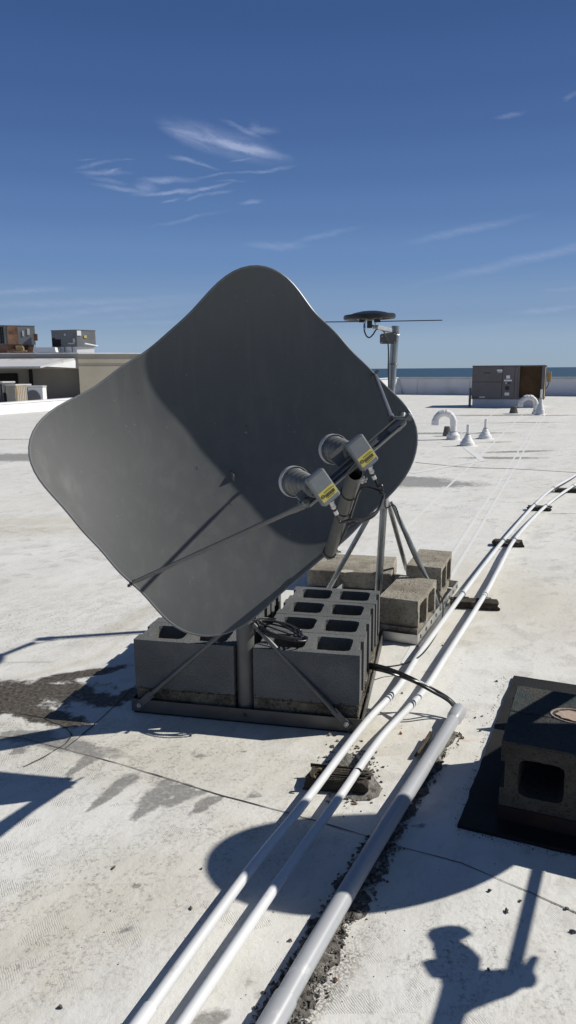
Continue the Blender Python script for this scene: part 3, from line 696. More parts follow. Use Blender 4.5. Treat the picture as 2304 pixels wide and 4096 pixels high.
# the two receivers
l1, p1, d1 = lnb(Ps(1290, 1949, 1.535), Ps(1178, 1927, 1.675), bx, ant, 'lower left receiver with a ribbed horn and yellow sticker')
l2, p2, d2 = lnb(Ps(1446, 1810, 1.60), Ps(1335, 1797, 1.74), bx, ant, 'upper right receiver with a ribbed horn and yellow sticker')
# receiver cables
ct = Ps(1529, 1975, 1.60)
c_a = spline([p1, p1 + d1 * .02, Ps(1400, 2080, 1.55), Ps(1455, 2076, 1.56), Ps(1508, 2045, 1.58), Ps(1530, 2000, 1.595), ct, Ps(1500, 1958, 1.61), Ps(1462, 1950, 1.64), Ps(1438, 1962, 1.68), Ps(1420, 2010, 1.78), Ps(1385, 2120, 2.05), Ps(1350, 2185, 2.28), Ps(1335, 2230, 2.36)], 8)
c_b = spline([p2, p2 + d2 * .02, Ps(1524, 1940, 1.604), Ps(1531, 1970, 1.604), Ps(1528, 2008, 1.60), Ps(1495, 2062, 1.575), Ps(1440, 2085, 1.57), Ps(1402, 2096, 1.6), Ps(1388, 2112, 1.9), Ps(1356, 2180, 2.27)], 8)
MB().tube(c_a, .0034, 8).build('coax_cable', MAT['cable'], ant); MB().tube(c_b, .0034, 8).build('coax_cable', MAT['cable'], ant)
MB().lathe([(.006, -.003), (.0075, 0), (.006, .003)], ct, (0.2, 0, 1), 10).build('cable_tie', MAT['cable'], ant)

# coiled spare cable hanging over the brace and the front right block
cc = G(704, 1588, .350); rnd = random.Random(5); coil = []
u1 = (exf * .98 + V((0, 0, -.22))).normalized(); u2 = (eyf * .85 + V((0, 0, .10))).normalized(); nn = u1.cross(u2)
TN = 5
for k in range(TN * 26):
    t = k / 26 * 2 * math.pi; w_ = k / (TN * 26); r1 = .078 + .012 * math.sin(w_ * 9) + .004 * math.sin(t * 2.3); r2 = .050 + .010 * math.cos(w_ * 13) + .003 * math.sin(t * 1.7)
    coil.append(cc + u1 * r1 * math.cos(t) + u2 * r2 * math.sin(t) + nn * (.006 * math.sin(w_ * 21) + .010 * w_) + u1 * .012 * math.sin(w_ * 7))
lead = [G(636, 1566, .40) + V((0, .02, 0)), G(650, 1560, .39), G(665, 1572, .38)]
coilo = MB().tube(spline(lead + coil[::2] + [G(690, 1560, .375), G(655, 1556, .39), G(640, 1562, .40)], 3), .0036, 8).build('cable_coil', MAT['cable'])
tag(coilo, 'coil of black coaxial cable hanging from the brace right of the dish pole', 'cable coil')
for t in (.6, 3.9):
    MB().tube([cc + u1 * .08 * math.cos(t) + u2 * .055 * math.sin(t) + (u1 * math.cos(t) * math.cos(a * math.pi / 6) + nn * math.sin(a * math.pi / 6)) * .014 for a in range(12)], .0016, 6, closed=True).build('cable_tie', MAT['cable'], coilo)

# ------------------------------------------------------------------ second antenna, right of the frame (its shadow crosses the foreground)
def rodr(r):
    r = V(r); th = r.length; return Matrix.Rotation(th, 3, r.normalized())
R2 = rodr((.0582463, .20080254, .18061486)); N2W, N2U, N2N = R2 @ RW, R2 @ RU, R2 @ RN
class Pose2(Pose):
    def surf(s, w, u, dz=0.0): return s(w, u, (w * w + u * u) / 4.0 + dz)
pose2 = Pose2(V((1.4188, 2.0112, .9995)), N2W, N2U, N2N, 1.0)

# second ballast mount with rubber mat
M0 = Gs(1829, 3312, .0); mx = (Gs(2304, 3425) - M0).normalized(); my = (Gs(2058, 2712) - M0).normalized(); my = (my - mx * my.dot(mx)).normalized(); MA = math.degrees(math.atan2(mx.y, mx.x)); axm = (mx, my, V((0, 0, 1)))
def mp_(a, b_, z=0): return M0 + mx * a + my * b_ + V((0, 0, z))
MD = (Gs(2058, 2712) - M0).length
rnd = random.Random(11)
poly = []
for (x0_, y0_, x1_, y1_) in ((0, 0, 1.25, 0), (1.25, 0, 1.25, MD), (1.25, MD, .03, MD), (.03, MD, 0, 0)):
    for k in range(24): poly.append((x0_ + (x1_ - x0_) * k / 24 + rnd.uniform(-.003, .003), y0_ + (y1_ - y0_) * k / 24 + rnd.uniform(-.003, .003)))
mat_o = MB().prism(poly, 0.001, .012, axm, M0).build('rubber_mat', MAT['rubber'], smooth=0)
tag(mat_o, 'black rubber mat under the tar-stained blocks at the right edge', 'rubber mat')
ant2 = empty('satellite_dish', mp_(.62, .5, 0), 'oval satellite dish past the right edge, seen only by its shadow across the pipes', 'satellite dish')
zm = .012
# block top plane through the photographed corner
bt = .255
q0 = Gs(2004, 2969, bt); off = q0 - M0; bxo, byo = off.dot(mx), off.dot(my)
oldblk = block_mesh('tar_block_shape', MAT['tarside'], fx=.043, web=.05)
topblk = block_mesh('tar_slab', MAT['tar'], solid=True, lx=.394, ly=.197, lz=.01)
# angle irons of this mount
m = MB().box(mp_(bxo + .5, byo + .01, .036), (1.0, .02, .045), axm); 
m.box(mp_(bxo + 1.0, byo + .45, .036), (.005, .86, .045), axm); m.build('base_frame', MAT['rust'], ant2)
MB().box(mp_(bxo + .5 - .03, byo + .62, .065), (1.0, .006, .10), axm).box(mp_(bxo + .5 - .03, byo + .592, .018), (1.0, .05, .005), axm).build('angle_iron', MAT['blackiron'], ant2)
# four blocks lying on their sides, cores facing the camera
labs = ['tar-stained concrete block on the rubber mat with its hollow core facing the camera', 'green-tinged tarry block behind the front one on the rubber mat, with a pinkish mortar ring',
        'rearmost tar-stained block on the rubber mat by the upright angle iron']
for k in range(2):
    o = bpy.data.objects.new('concrete_block', oldblk); COL.objects.link(o)
    o.location = mp_(bxo + .197, byo + k * .198, bt - .0985 + 0); o.rotation_euler = (math.radians(90), 0, math.radians(MA))
    o.location = mp_(bxo + .199, byo + k * .20 + .194, bt - .097)
    tag(o, labs[k], 'concrete block', 'tar-stained blocks on the rubber mat')
    sk = MB().box(mp_(bxo + .199, byo + k * .2 + .097, bt + .0035), (.395, .196, .006), axm, bev=.002).build('tar_coat', MAT['tar'], None)
    sk.parent = o; sk.matrix_parent_inverse = (Matrix.Translation(o.location) @ o.rotation_euler.to_matrix().to_4x4()).inverted()
    if k == 1:
        c = mp_(bxo + .199 + .10, byo + .31, bt + .007)
        c = Gs(2268, 2862, bt + .007)
        pk = MB()
        pk.prism([(.05 * math.cos(t * math.pi / 12) * (1 + .12 * math.sin(t * 2.1)), .032 * math.sin(t * math.pi / 12) * (1 + .1 * math.cos(t * 1.7))) for t in range(24)], 0, .003, axm, c + mx * .02)
        pk.tube([c + mx * (.02 + .066 * math.cos(t * math.pi / 14)) + my * .046 * math.sin(t * math.pi / 14) for t in range(28)], .0035, 6, closed=True)
        pk = pk.build('mortar_ring', MAT['pink'], None); pk.parent = o; pk.matrix_parent_inverse = sk.matrix_parent_inverse.copy()
for k, (a, b_) in enumerate(((.6, 0), (.6, .2))):
    o = bpy.data.objects.new('concrete_block', oldblk); COL.objects.link(o)
    o.rotation_euler = (math.radians(90), 0, math.radians(MA)); o.location = mp_(bxo + a, byo + b_ + .194, bt - .097)
    tag(o, ('nearer' if k == 0 else 'farther') + ' tar-stained block just outside the right edge, beside the one with the hollow core', 'concrete block', 'tar-stained blocks on the rubber mat')
# dish 2 itself: unseen oval reflector, pole, strut and feed, shaped so its shadow falls where photographed
reflector(pose2, ant2, kind=1)
p2b = mp_(.62, .62, .03); d2c = pose2.surf(0, 0, -.02)
p2b = V((1.50, 2.50, .03))
MB().lathe([(POLE_R, 0), (POLE_R, .52), (0, .524)], p2b, (0, 0, 1), 28).build('pole', MAT['dishpaint'], ant2)
t2 = p2b + V((0, 0, .5)); MB().tube([t2, t2.lerp(d2c, .5), d2c], .03, 12).build('mount_arm', MAT['dishpaint'], ant2)
ZF = .74
def LS(px, py, z): return lift(Gs(1500 + .5549 * px, 3400 + .5549 * py), z)
sa = LS(1000, 860, ZF); sb_ = lift(Gs(2162, 3428), .66); sb_ = sa + (sb_ - sa) * 1.12
MB().tube([sb_, sa], .0125, 12).build('strut', MAT['dishpaint'], ant2)
ca = LS(730, 935, ZF + .01); cb2 = LS(1095, 925, ZF - .01)
MB().tube([ca, cb2], .026, 12).build('crossbar', MAT['cast'], ant2)
MB().tube([LS(1075, 960, ZF - .01), LS(1105, 850, ZF), LS(1150, 775, ZF + .01)], [.016, .010, .007], 10).build('bolt', MAT['cast'], ant2)
# unseen feed parts: invented solids shaped to cast the feed's shadow outline
hd = MB(); hc = LS(520, 610, ZF + .06)
su = V((-L.y, L.x, 0)).normalized(); sv = L.cross(su)          # plane facing the sun
def shape(pts, z, th, name, mat, par):
    P3 = [LS(x, y, z) for x, y in pts]; c = sum(P3, V()) / len(P3)
    poly = [((p - c).dot(su), (p - c).dot(sv)) for p in P3]
    # rounded-edge solid: three stacked outlines
    m = MB(); n = len(poly)
    vs = []
    for t, k in ((-th / 2, .72), (-th / 3.2, .97), (th / 3.2, .97), (th / 2, .72)):
        vs += [c + su * x * k + sv * y * k + L * t for x, y in poly]
    m.add(vs, [tuple(range(n)), tuple(range(3 * n, 4 * n))[::-1]] + [(j * n + i, j * n + (i + 1) % n, (j + 1) * n + (i + 1) % n, (j + 1) * n + i) for j in range(3) for i in range(n)])
    return m.build(name, mat, par, 60)
hn = shape([(362, 610), (390, 572), (450, 552), (530, 540), (610, 543), (665, 562), (715, 606), (640, 650), (500, 690), (395, 665)], ZF + .05, .07, 'horn', MAT['horn'], ant2)
shape([(400, 640), (600, 640), (650, 675), (700, 705), (735, 740), (772, 780), (765, 850), (770, 940), (600, 1000), (470, 980), (405, 700)], ZF + .02, .06, 'shadow_caster_neck', MAT['box'], ant2)
shape([(325, 803), (410, 780), (520, 800), (520, 935), (400, 925), (360, 870)], ZF + .02, .05, 'shadow_caster_nub', MAT['cast'], ant2)
shape([(480, 930), (760, 880), (1100, 900), (1085, 985), (1000, 1045), (860, 1095), (720, 1150), (650, 1195), (615, 1290), (600, 1500), (330, 1500), (385, 1254), (440, 1080)], ZF - .02, .05, 'shadow_caster_arm', MAT['cast'], ant2)

# ------------------------------------------------------------------ tripod mast with the round antenna
TA = math.degrees(math.atan2(-.406, .914)); T0 = G(1050, 1625); trr = G(1152, 1482); ty = (trr - T0).normalized(); tx = V((ty.y, -ty.x, 0)); axt = (tx, ty, V((0, 0, 1)))
TD = (trr - T0).length
def tp(a, b_, z=0): return T0 + tx * a + ty * b_ + V((0, 0, z))   # a is negative to the left
mast_b = V((.470, 3.69, .02))
tri = empty('tripod_mast', (mast_b.x, mast_b.y, 0), 'galvanised tripod mast on a steel frame behind the grey blocks, carrying a round antenna', 'antenna mast')
topz = As(1582, 1304, mast_b.y).z; tpx = As(1582, 1304, mast_b.y)
mt = V((tpx.x + .0, mast_b.y, topz)); lean = mt - mast_b
mst = MB().lathe([(.0190, 0), (.0190, lean.length), (.0168, lean.length), (.0168, lean.length - .1), (0, lean.length - .1)], mast_b, lean, 32).build('mast', MAT['galv'], tri)
leg_top = As(975 * 1.59, 1262 * 1.59, mast_b.y)
ax0 = mast_b + lean * ((leg_top.z - mast_b.z) / lean.z)
MB().lathe([(.0192, -.035), (.0245, -.03), (.0245, .035), (.0192, .04)], ax0, lean, 24).build('collar', MAT['galvflat'], tri)
for foot, off in ((G(1109, 1533, .03), V((.035, -.005, 0))), (G(1026, 1445, .03), V((.022, .02, 0))), (tp(-.62, .30, .03), V((-.035, 0, 0)))):
    a = ax0 + off; d = (foot - a).normalized()
    MB().tube([a, a + d * .05, a + d * .12, foot - d * .08, foot - d * .05, foot], [.007, .009, .013, .013, .008, .007], 16).build('leg', MAT['galv'], tri)
f1 = angle_frame(tp(-.62, 0), axt, .62, TD, MAT['galvflat'], tri, hgt=.045)
for k in range(9): MB().box(tp(.0012, .06 + k * .11, .028), (.003, .012, .018), axt).build('slot', MAT['dark'], f1)
MB().box(tp(-.3, TD * .35, .012), (.56, .035, .004), axt).build('cross_member', MAT['galvflat'], tri)
# bracket plate and arm
bz_ = As(1559, 1340, mast_b.y - .04)
P0 = As(1556, 1352, mast_b.y - .035)
pl = MB().prism([(-.035, -.028), (.035, -.028), (.04, -.022), (.04, .022), (.036, .03), (-.035, .02), (-.04, .014), (-.04, -.022)], -.003, .003, (V((1, 0, 0)), V((0, 0, 1)), V((0, -1, 0))), P0 + V((-.004, .004, 0)))
pl_o = pl.build('clamp_plate', MAT['dishpaint'], tri)
for (x, z) in ((-.032, -.022), (.032, -.022), (.032, .02), (-.03, .008)): MB().lathe([(.0035, 0), (.0035, .004), (0, .0042)], P0 + V((x - .004, -.001, z)), (0, -1, 0), 8).build('bolt', MAT['chrome'], pl_o)
MB().tube([mast_b + lean * ((P0.z - .005) / lean.z) + V((.024 * math.cos(t * math.pi / 10), .024 * math.sin(t * math.pi / 10), 0)) for t in range(20)], .003, 6, closed=True).build('u_bolt', MAT['galvflat'], tri)
aA = As(1559, 1322, mast_b.y - .05); aB = As(1500, 1308, mast_b.y - .22); aC = As(1484, 1302, mast_b.y - .26)
ard = (aB - aA).normalized(); ah = ard.cross(V((0, 0, 1))).normalized()
MB().box((aA + aB) / 2, ((aB - aA).length, .026, .018), (ard, ah, ah.cross(ard)), bev=.002).build('arm', MAT['galvflat'], tri)
MB().box((aB + aC) / 2 + V((0, 0, .0)), ((aC - aB).length + .01, .022, .008), (ard, ah, ah.cross(ard))).build('arm', MAT['dishpaint'], tri)
# disc antenna
DY = mast_b.y - .28; dc = As(1478, 1263, DY); RD = .5 * 205 / 2900 * (DY * CP); 
disc = empty('disc_antenna', (dc.x, dc.y, dc.z - .02), 'flat round black antenna with a long thin cross rod, high on the tripod mast', 'antenna')
dax = V((-.03, -.02, 1)).normalized()
MB().lathe([(0, .022), (.035, .0205), (.07, .014), (.085, .009), (RD - .006, .006), (RD, .001), (RD, -.012), (RD - .006, -.017), (RD - .016, -.017), (RD - .020, -.010), (.062, -.012), (.05, -.018), (0, -.018)], dc, dax, 64).build('disc', MAT['blackplastic'], disc)
for x in (-1, 1): 
    MB().box(dc + V((x * .034, -.01, -.024)), (.028, .02, .012), None, bev=.001).build('rod_holder', MAT['blackplastic'], disc)
    MB().lathe([(.003, 0), (.003, -.010), (0, -.011)], dc + V((x * .026, -.012, -.03)), (0, 0, 1), 8).build('bolt', MAT['chrome'], disc)
    a = dc + V((x * .03, -.01, -.026)); b_ = a + V((x * .30, 0, x * .0022 + .001)); 
    MB().tube([a, b_], .0022, 8).build('rod', MAT['blackplastic'], disc)
MB().box(dc + V((.0, -.004, -.038)), (.022, .024, .034), None, bev=.001).build('socket', MAT['blackplastic'], disc)
k0 = dc + V((-.024, -.014, -.024)); MB().lathe([(.0065, 0), (.0065, -.006), (.0045, -.008), (.0045, -.022), (.0055, -.024), (.0055, -.036)], k0, (0, 0, 1), 14).build('connector', MAT['chrome'], disc)
def Y(px, py, dy): return As(px, py, mast_b.y + dy)
pts = [k0 + V((0, 0, -.03)), Y(1458, 1325, -.29), Y(1466, 1344, -.28), Y(1478, 1350, -.27), Y(1492, 1338, -.25), Y(1506, 1318, -.22), Y(1525, 1318, -.16), Y(1540, 1335, -.10), Y(1552, 1375, -.05), Y(1554, 1430, -.032), Y(1553, 1475, -.032), Y(1556, 1560, -.034)]
zlist = [1.05, .9, .75, .6]
for z in zlist:
    c = mast_b + lean * (z / lean.z); pts.append(V((c.x + .005 + .004 * math.sin(z * 20), c.y - .027, z)))
lf = G(1109, 1533, .03); a0_ = ax0 + V((.035, -.005, 0))
pts += [a0_ + V((.02, -.02, -.02)), a0_.lerp(lf, .3) + V((-.012, -.02, 0)), a0_.lerp(lf, .6) + V((-.012, -.02, 0)), a0_.lerp(lf, .85) + V((.03, -.02, 0)), Gs(1772, 2440, .08), Gs(1762, 2500, .04), Gs(1732, 2560, .035), Gs(1690, 2615, .06), Gs(1640, 2648, .055), Gs(1575, 2664, .05), Gs(1500, 2668, .09), Gs(1480, 2662, .12)]
tc = MB().tube(spline(pts, 8), .0034, 8).build('coax_cable', MAT['cable']); tag(tc, 'thin black cable running down the tripod mast and leg to the grey blocks', 'cable')
for z in (As(1554, 1473, mast_b.y).z,):
    c = mast_b + lean * (z / lean.z); MB().tube([c + V((.0245 * math.cos(t * math.pi / 10), .030 * math.sin(t * math.pi / 10), 0)) for t in range(20)], .0018, 6, closed=True).build('cable_tie', MAT['cable'], tri)

# weathered blocks on the tripod frame
wblk = block_mesh('weathered_block_shape', MAT['blockold'], fx=.03)
def side_block(corner_px, z0, ang, lab, kind, dz=0, name='concrete_block'):
    # corner: bottom front-right corner pixel; core faces look to +x of the rotated frame
    c = G(*corner_px, z0); a = axes(ang)
    o = bpy.data.objects.new(name, wblk); COL.objects.link(o)
    # local x(length)->a1, local z(core axis)->a0, local y->up
    R = Matrix((a[1], V((0, 0, 1)), a[0])).transposed().to_4x4()
    ctr = c + a[1] * .197 + V((0, 0, .097)) - a[0] * .194
    o.matrix_world = Matrix.Translation(ctr) @ R
    tag(o, lab, 'concrete block', 'weathered blocks on the tripod frame'); return o
TAN = math.degrees(math.atan2(ty.y, ty.x)) - 90
side_block((1049, 1611), .02, TAN, 'tan weathered concrete block on the near corner of the tripod frame beside the grey blocks', 0)
side_block((1107, 1514), .02, TAN + 3, 'tan weathered concrete block at the far right corner of the tripod frame', 0)
slab = block_mesh('weathered_slab_shape', MAT['blockold'], lx=.50, ly=.40, lz=.10, solid=True)
ctr = (G(790, 1462, .02) + G(990, 1490, .02)) / 2
sl_o = place(slab, 'concrete_slab', ctr + V((.02, .17, 0)), -13, 'flat tan concrete slab with a white stain behind the left tripod leg', None, 'concrete slab')

m = MB(); rr_ = random.Random(6); sc_ = G(870, 1437, .12)
m.prism([(.055 * math.cos(t * math.pi / 14) * rr_.uniform(.75, 1.15), .030 * math.sin(t * math.pi / 14) * rr_.uniform(.7, 1.2)) for t in range(28)], .1205 - .12, .1215 - .12, axes(-10), V((sc_.x, sc_.y, .12)))
st_ = m.build('white_stain', MAT['plaster']); st_.parent = sl_o; bpy.context.view_layer.update(); st_.matrix_parent_inverse = sl_o.matrix_world.inverted()

# ------------------------------------------------------------------ conduits
def conduit(pts, r, mat, label, group, name, ncoup=()):
    P = spline([G(x, y, z) for x, y, z in pts], 10); o = MB().tube(P, r, 20).build(name, mat, smooth=60); tag(o, label, 'conduit', group)
    for (x, y, z, ln, rr) in ncoup:
        c = G(x, y, z); i = min(range(1, len(P) - 1), key=lambda k: (P[k] - c).length); d = (P[i + 1] - P[i - 1]).normalized(); c = P[i]
        MB().lathe([(r, -ln / 2 - .003), (rr, -ln / 2), (rr, ln / 2), (r, ln / 2 + .003)], c, d, 24).build('coupling', mat, o)
    return o, P
c1pts = [(225, 2760, .034), (352, 2572, .034), (620, 2200, .036), (764, 2022, .05), (913, 1826, .055), (1000, 1731, .052), (1055, 1645, .05), (1121, 1553, .052), (1163, 1495, .058), (1215, 1425, .05), (1272, 1353, .058), (1344, 1271, .058), (1392, 1228, .058), (1449, 1194, .058), (1530, 1140, .058), (1640, 1090, .058)]
c2pts = [(330, 2760, .034), (462, 2572, .034), (706, 2212, .036), (852, 2008, .05), (957, 1858, .055), (1061, 1744, .052), (1128, 1641, .05), (1219, 1497, .058), (1253, 1434, .052), (1300, 1350, .058), (1373, 1273, .058), (1441, 1223, .058), (1530, 1172, .058), (1640, 1122, .058)]
o1, P1 = conduit(c1pts, .0130, MAT['pvcwhite'], 'left one of the two thin white conduits running past the dish frame', 'thin white conduits', 'conduit_pipe', ((350, 2574, .034, .07, .0155), (1163, 1495, .058, .06, .0150)))
o2, P2 = conduit(c2pts, .0130, MAT['pvcwhite'], 'right one of the two thin white conduits, the one nearer the thick grey pipe', 'thin white conduits', 'conduit_pipe', ((1222, 1494, .058, .06, .0168),))
c3pts = [(575, 2760, .034), (687, 2567, .034), (760, 2438, .034), (861, 2264, .034), (930, 2149, .034), (1000, 2035, .034), (1066, 1931, .034), (1153, 1790, .036)]
o3, P3 = conduit(c3pts, .0228, MAT['pvcgrey'], 'thick grey conduit pipe in the foreground with black cables entering its belled end', None, 'conduit_pipe', ((690, 2560, .034, .11, .0258),))
d = (P3[-1] - P3[-2]).normalized()
MB().lathe([(.0228, -.085), (.0278, -.065), (.029, .0), (.0262, .0), (.026, -.05), (0, -.05)], P3[-1] + d * .008, d, 32).build('bell_end', MAT['pvcgrey'], o3)
# four black cables from the dish frame into the belled end
endc = P3[-1] + d * .0
for k in range(4):
    o_ = V((random.uniform(-.010, .010), random.uniform(-.006, .006), random.uniform(-.010, .012)))
    s = random.uniform(-.012, .012); w1 = [G(900, 1668, .10), G(934, 1670 + k * 4, .125 - k * .008), G(975, 1680 + k * 4, .135 + s), G(1030, 1702 + k * 3, .125 - s), G(1085, 1730 + (k % 2) * 9, .10 + s), G(1130, 1757 + k * 3, .062), endc + o_, endc - d * .045 + o_ * .6]
    cbl = MB().tube(spline(w1, 8), .0047, 8).build('coax_cable', MAT['cable']); tag(cbl, 'black cable bundled with others, crossing the white conduits into the grey pipe', 'cable', 'bundled black cables')
# grey pipe clamps on conduits near the cable bundle
def clampring(P, c, r, parent, mat, name='pipe_clamp', w=.012):
    i = min(range(1, len(P) - 1), key=lambda k: (P[k] - c).length); d = (P[i + 1] - P[i - 1]).normalized()
    mm = MB().lathe([(r + .0005, -w / 2), (r + .003, -w / 2), (r + .003, w / 2), (r + .0005, w / 2)], P[i], d, 24, closed=True); n = d.cross(V((0, 0, 1))).normalized()
    mm.box(P[i] + n * .022 - V((0, 0, r * .9)), (.03, w, .003), (n, d, V((0, 0, 1)))); return mm.build(name, mat, parent)
# timber sleepers
sl_shape = {}
def sleeper(px, py, ln, lab, ang=None, h=.042, dpt=.089, name='timber_block', rnd_=0):
    r = random.Random(px); a = axes(ang if ang is not None else -12); c = G(px, py, 0) + a[1] * dpt / 2
    nx, mb = 14, MB(); vs = []; ring = 12
    for i in range(nx + 1):
        x = -ln / 2 + ln * i / nx
        for k in range(ring):
            t = 2 * math.pi * (k + .5) / ring; n_ = 9; rr = (abs(math.cos(t)) ** n_ + abs(math.sin(t)) ** n_) ** (-1 / n_)
            y = dpt / 2 * rr * math.cos(t) * (1 + r.uniform(-.03, .03)); z = h / 2 + h / 2 * rr * math.sin(t) * (1 + r.uniform(-.04, .02)); z = max(z, .001)
            xx = x + (r.uniform(-.012, .012) if i in (0, nx) else r.uniform(-.003, .003)) * (1 + rnd_); vs.append(c + a[0] * xx + a[1] * y + V((0, 0, z)))
    fs = [tuple(range(ring))[::-1], tuple(range(nx * ring, (nx + 1) * ring))] + [(i * ring + k, i * ring + (k + 1) % ring, (i + 1) * ring + (k + 1) % ring, (i + 1) * ring + k) for i in range(nx) for k in range(ring)]
    mb.add(vs, fs); o = mb.build(name, MAT['wood'], smooth=25); tag(o, lab, 'timber', 'timber supports under the conduits'); return o
sl = [sleeper(1194, 1534, .245, 'short dark timber block carrying the white conduits next to the tripod frame'),
      sleeper(1279, 1376, .205, 'dark timber block under the conduits, second one beyond the tripod frame'),
      sleeper(1358, 1286, .20, 'dark timber block under the conduits, third one beyond the tripod frame'),
      sleeper(1430, 1240, .25, 'farthest dark timber block under the conduits at the right edge')]
for s_, px_ in zip(sl, ((1163, 1495, 1219, 1497), (1268, 1360, 1297, 1357), (1344, 1271, 1373, 1273), (1392, 1228, 1441, 1223))):
    clampring(P1, G(px_[0], px_[1], .058), .0150, s_, MAT['galv']); clampring(P2, G(px_[2], px_[3], .058), .0150, s_, MAT['galv'])
# crumbling timber under the near conduits
dk = sleeper(848, 1996, .185, 'crumbling cracked timber block lying in rubble below the white conduits', ang=-10, h=.042, dpt=.085, rnd_=.8)
r = random.Random(2); m = MB(); a = axes(-10); c = G(848, 1996, 0) + a[1] * .0425
for k in range(16):
    y = -.045 + k * .006 + r.uniform(-.002, .002); ln = r.uniform(.08, .17); m.box(c + a[0] * r.uniform(-.02, .02) + a[1] * y * .85 + V((0, 0, .041 + r.uniform(-.004, .004))), (ln, .004, r.uniform(.006, .014)), axes(-10 + r.uniform(-2, 2)), bev=.001)
m.build('splinter', MAT['wood'], dk)
cl = [c + a[0] * (-.055 + .02 * math.cos(t * .32)) + a[1] * -.035 + V((0, 0, .055 + .02 * math.sin(t * .32))) for t in range(4, 16)]
cb_ = MB().tube(cl, .0028, 8).build('hook_clamp', MAT['tan']); tag(cb_, 'small open rusty pipe hook lying on the crumbling timber', 'pipe clamp')
tag(MB().tube([c + a[0] * (.06 + .012 * math.cos(t * .32)) + a[1] * -.0 + V((0, 0, .056 + .010 * math.sin(t * .32))) for t in range(0, 10)], .0025, 8).build('hook_clamp', MAT['rust']), 'tiny dark rusty pipe hook on the right end of the crumbling timber', 'pipe clamp')
tag(MB().lathe([(.011, 0), (.013, .002), (.013, .018), (.010, .02), (0, .02)], G(843, 1918, .012), (.2, -.2, 1), 14).build('pipe_fitting', MAT['boot']), 'small white fitting lying between the white conduits behind the crumbling timber', 'pipe fitting')
sh = MB(); ca_ = G(1049, 1906, .004); cb3 = G(1082, 1858, .004)
for k in range(5): 
    o_ = V((random.uniform(-.008, .008), random.uniform(-.004, .004), .004 + .004 * k)); sh.tube([ca_ + o_, ca_.lerp(cb3, .5) + o_, cb3 + o_ * 1.4], [.004, .005, .003], 6)
tag(sh.build('wood_splinter', MAT['wood']), 'dark splintered stick lying against the thick grey pipe', 'stick')

# ------------------------------------------------------------------ stones and rubble
def stone_bits(mb, c, s, r):
    u = V((r.gauss(0, 1), r.gauss(0, 1), r.gauss(0, 1))).normalized(); w = u.cross(V((r.gauss(0, 1), 1, .3))).normalized(); t = u.cross(w)
    base = [(1, 0, 0), (-1, 0, 0), (0, 1, 0), (0, -1, 0), (0, 0, 1), (0, 0, -1), (.6, .6, .6), (-.6, .6, -.5), (.6, -.7, -.3), (-.6, -.5, .6)]
    fx = [(0, 6, 4), (0, 2, 6), (2, 4, 6), (2, 7, 5), (2, 1, 7), (1, 5, 7), (0, 5, 8), (0, 8, 3), (8, 5, 3), (1, 9, 3), (1, 4, 9), (4, 3, 9), (0, 5, 2), (1, 3, 5), (0, 3, 4), (1, 2, 4)]
    sc_ = (s * r.uniform(.7, 1.2), s * r.uniform(.5, .9), s * r.uniform(.35, .7))
    pts = []
    for b in base:
        j = r.uniform(.8, 1.15); p = u * b[0] * sc_[0] * j + w * b[1] * sc_[1] * j + t * b[2] * sc_[2] * j; pts.append(V((c.x + p.x, c.y + p.y, c.z + p.z * .7)))
    mb.add(pts, fx)
r = random.Random(21)
def onpath(P, f): 
    i = min(int(f * (len(P) - 1)), len(P) - 2); t = f * (len(P) - 1) - i; return P[i].lerp(P[i + 1], t), (P[i + 1] - P[i]).normalized()
def fracat(P, px, py):
    c = G(px, py, .034); return min(range(len(P)), key=lambda k: (P[k] - c).length) / (len(P) - 1)
fA, fB = 0, fracat(P3, 1130, 1825)
rb = MB(); base_pts = []
# grit bed: a low ragged mound along the pipe
NB = 90; bed = MB(); vs = []; prof = 7
fm = fracat(P3, 960, 2085)
for i in range(NB + 1):
    f = fA + (fB - fA) * i / NB; p, d_ = onpath(P3, f); n = V((d_.y, -d_.x, 0)).normalized(); p = V((p.x, p.y, 0))
    wl = .040 + .022 * math.sin(i * .9) * math.sin(i * .37) + r.uniform(-.012, .012); wr = .040 + .012 * math.sin(i * .6 + 1) + r.uniform(-.012, .012)
    if f > fm: wl = .012; wr = .030 + .008 * math.sin(i) + r.uniform(-.006, .006)
    if f > fracat(P3, 1090, 1890): wr *= .8
    for k in range(prof):
        t = k / (prof - 1); x = -wl + (wl + wr) * t; z = .001 + .009 * math.sin(math.pi * t) * (1 + r.uniform(-.4, .4)); z = .0005 if k in (0, prof - 1) else z
        vs.append(p + n * x + V((0, 0, z)))
bed.add(vs, [(i * prof + k, i * prof + k + 1, (i + 1) * prof + k + 1, (i + 1) * prof + k) for i in range(NB) for k in range(prof - 1)])
for i in range(3800):
    f = r.uniform(fA, fB); p, d_ = onpath(P3, f); n = V((d_.y, -d_.x, 0)).normalized(); p = V((p.x, p.y, 0))
    up = f > fm
    sgn = 1 if r.random() < .5 else -1; wd = (.046 if sgn > 0 else .046) if not up else (.038 if sgn > 0 else .008)
    x = sgn * abs(r.gauss(.6, .28)) * wd; s = r.choice((.0015, .002, .003, .004, .0055, .008)) * (.75 if sgn > 0 else 1) * (.8 if up else 1)
    if r.random() < .02: s = .011
    stone_bits(bed, p + n * x + V((0, 0, s * .35 + .004 * (abs(x) < wd))), s, r)
bo = bed.build('rubble', MAT['rubble'], smooth=0); bo['kind'] = 'stuff'; bo['label'] = 'ragged strip of dark grit and crumbled roofing under the thick grey pipe'; bo['category'] = 'rubble'
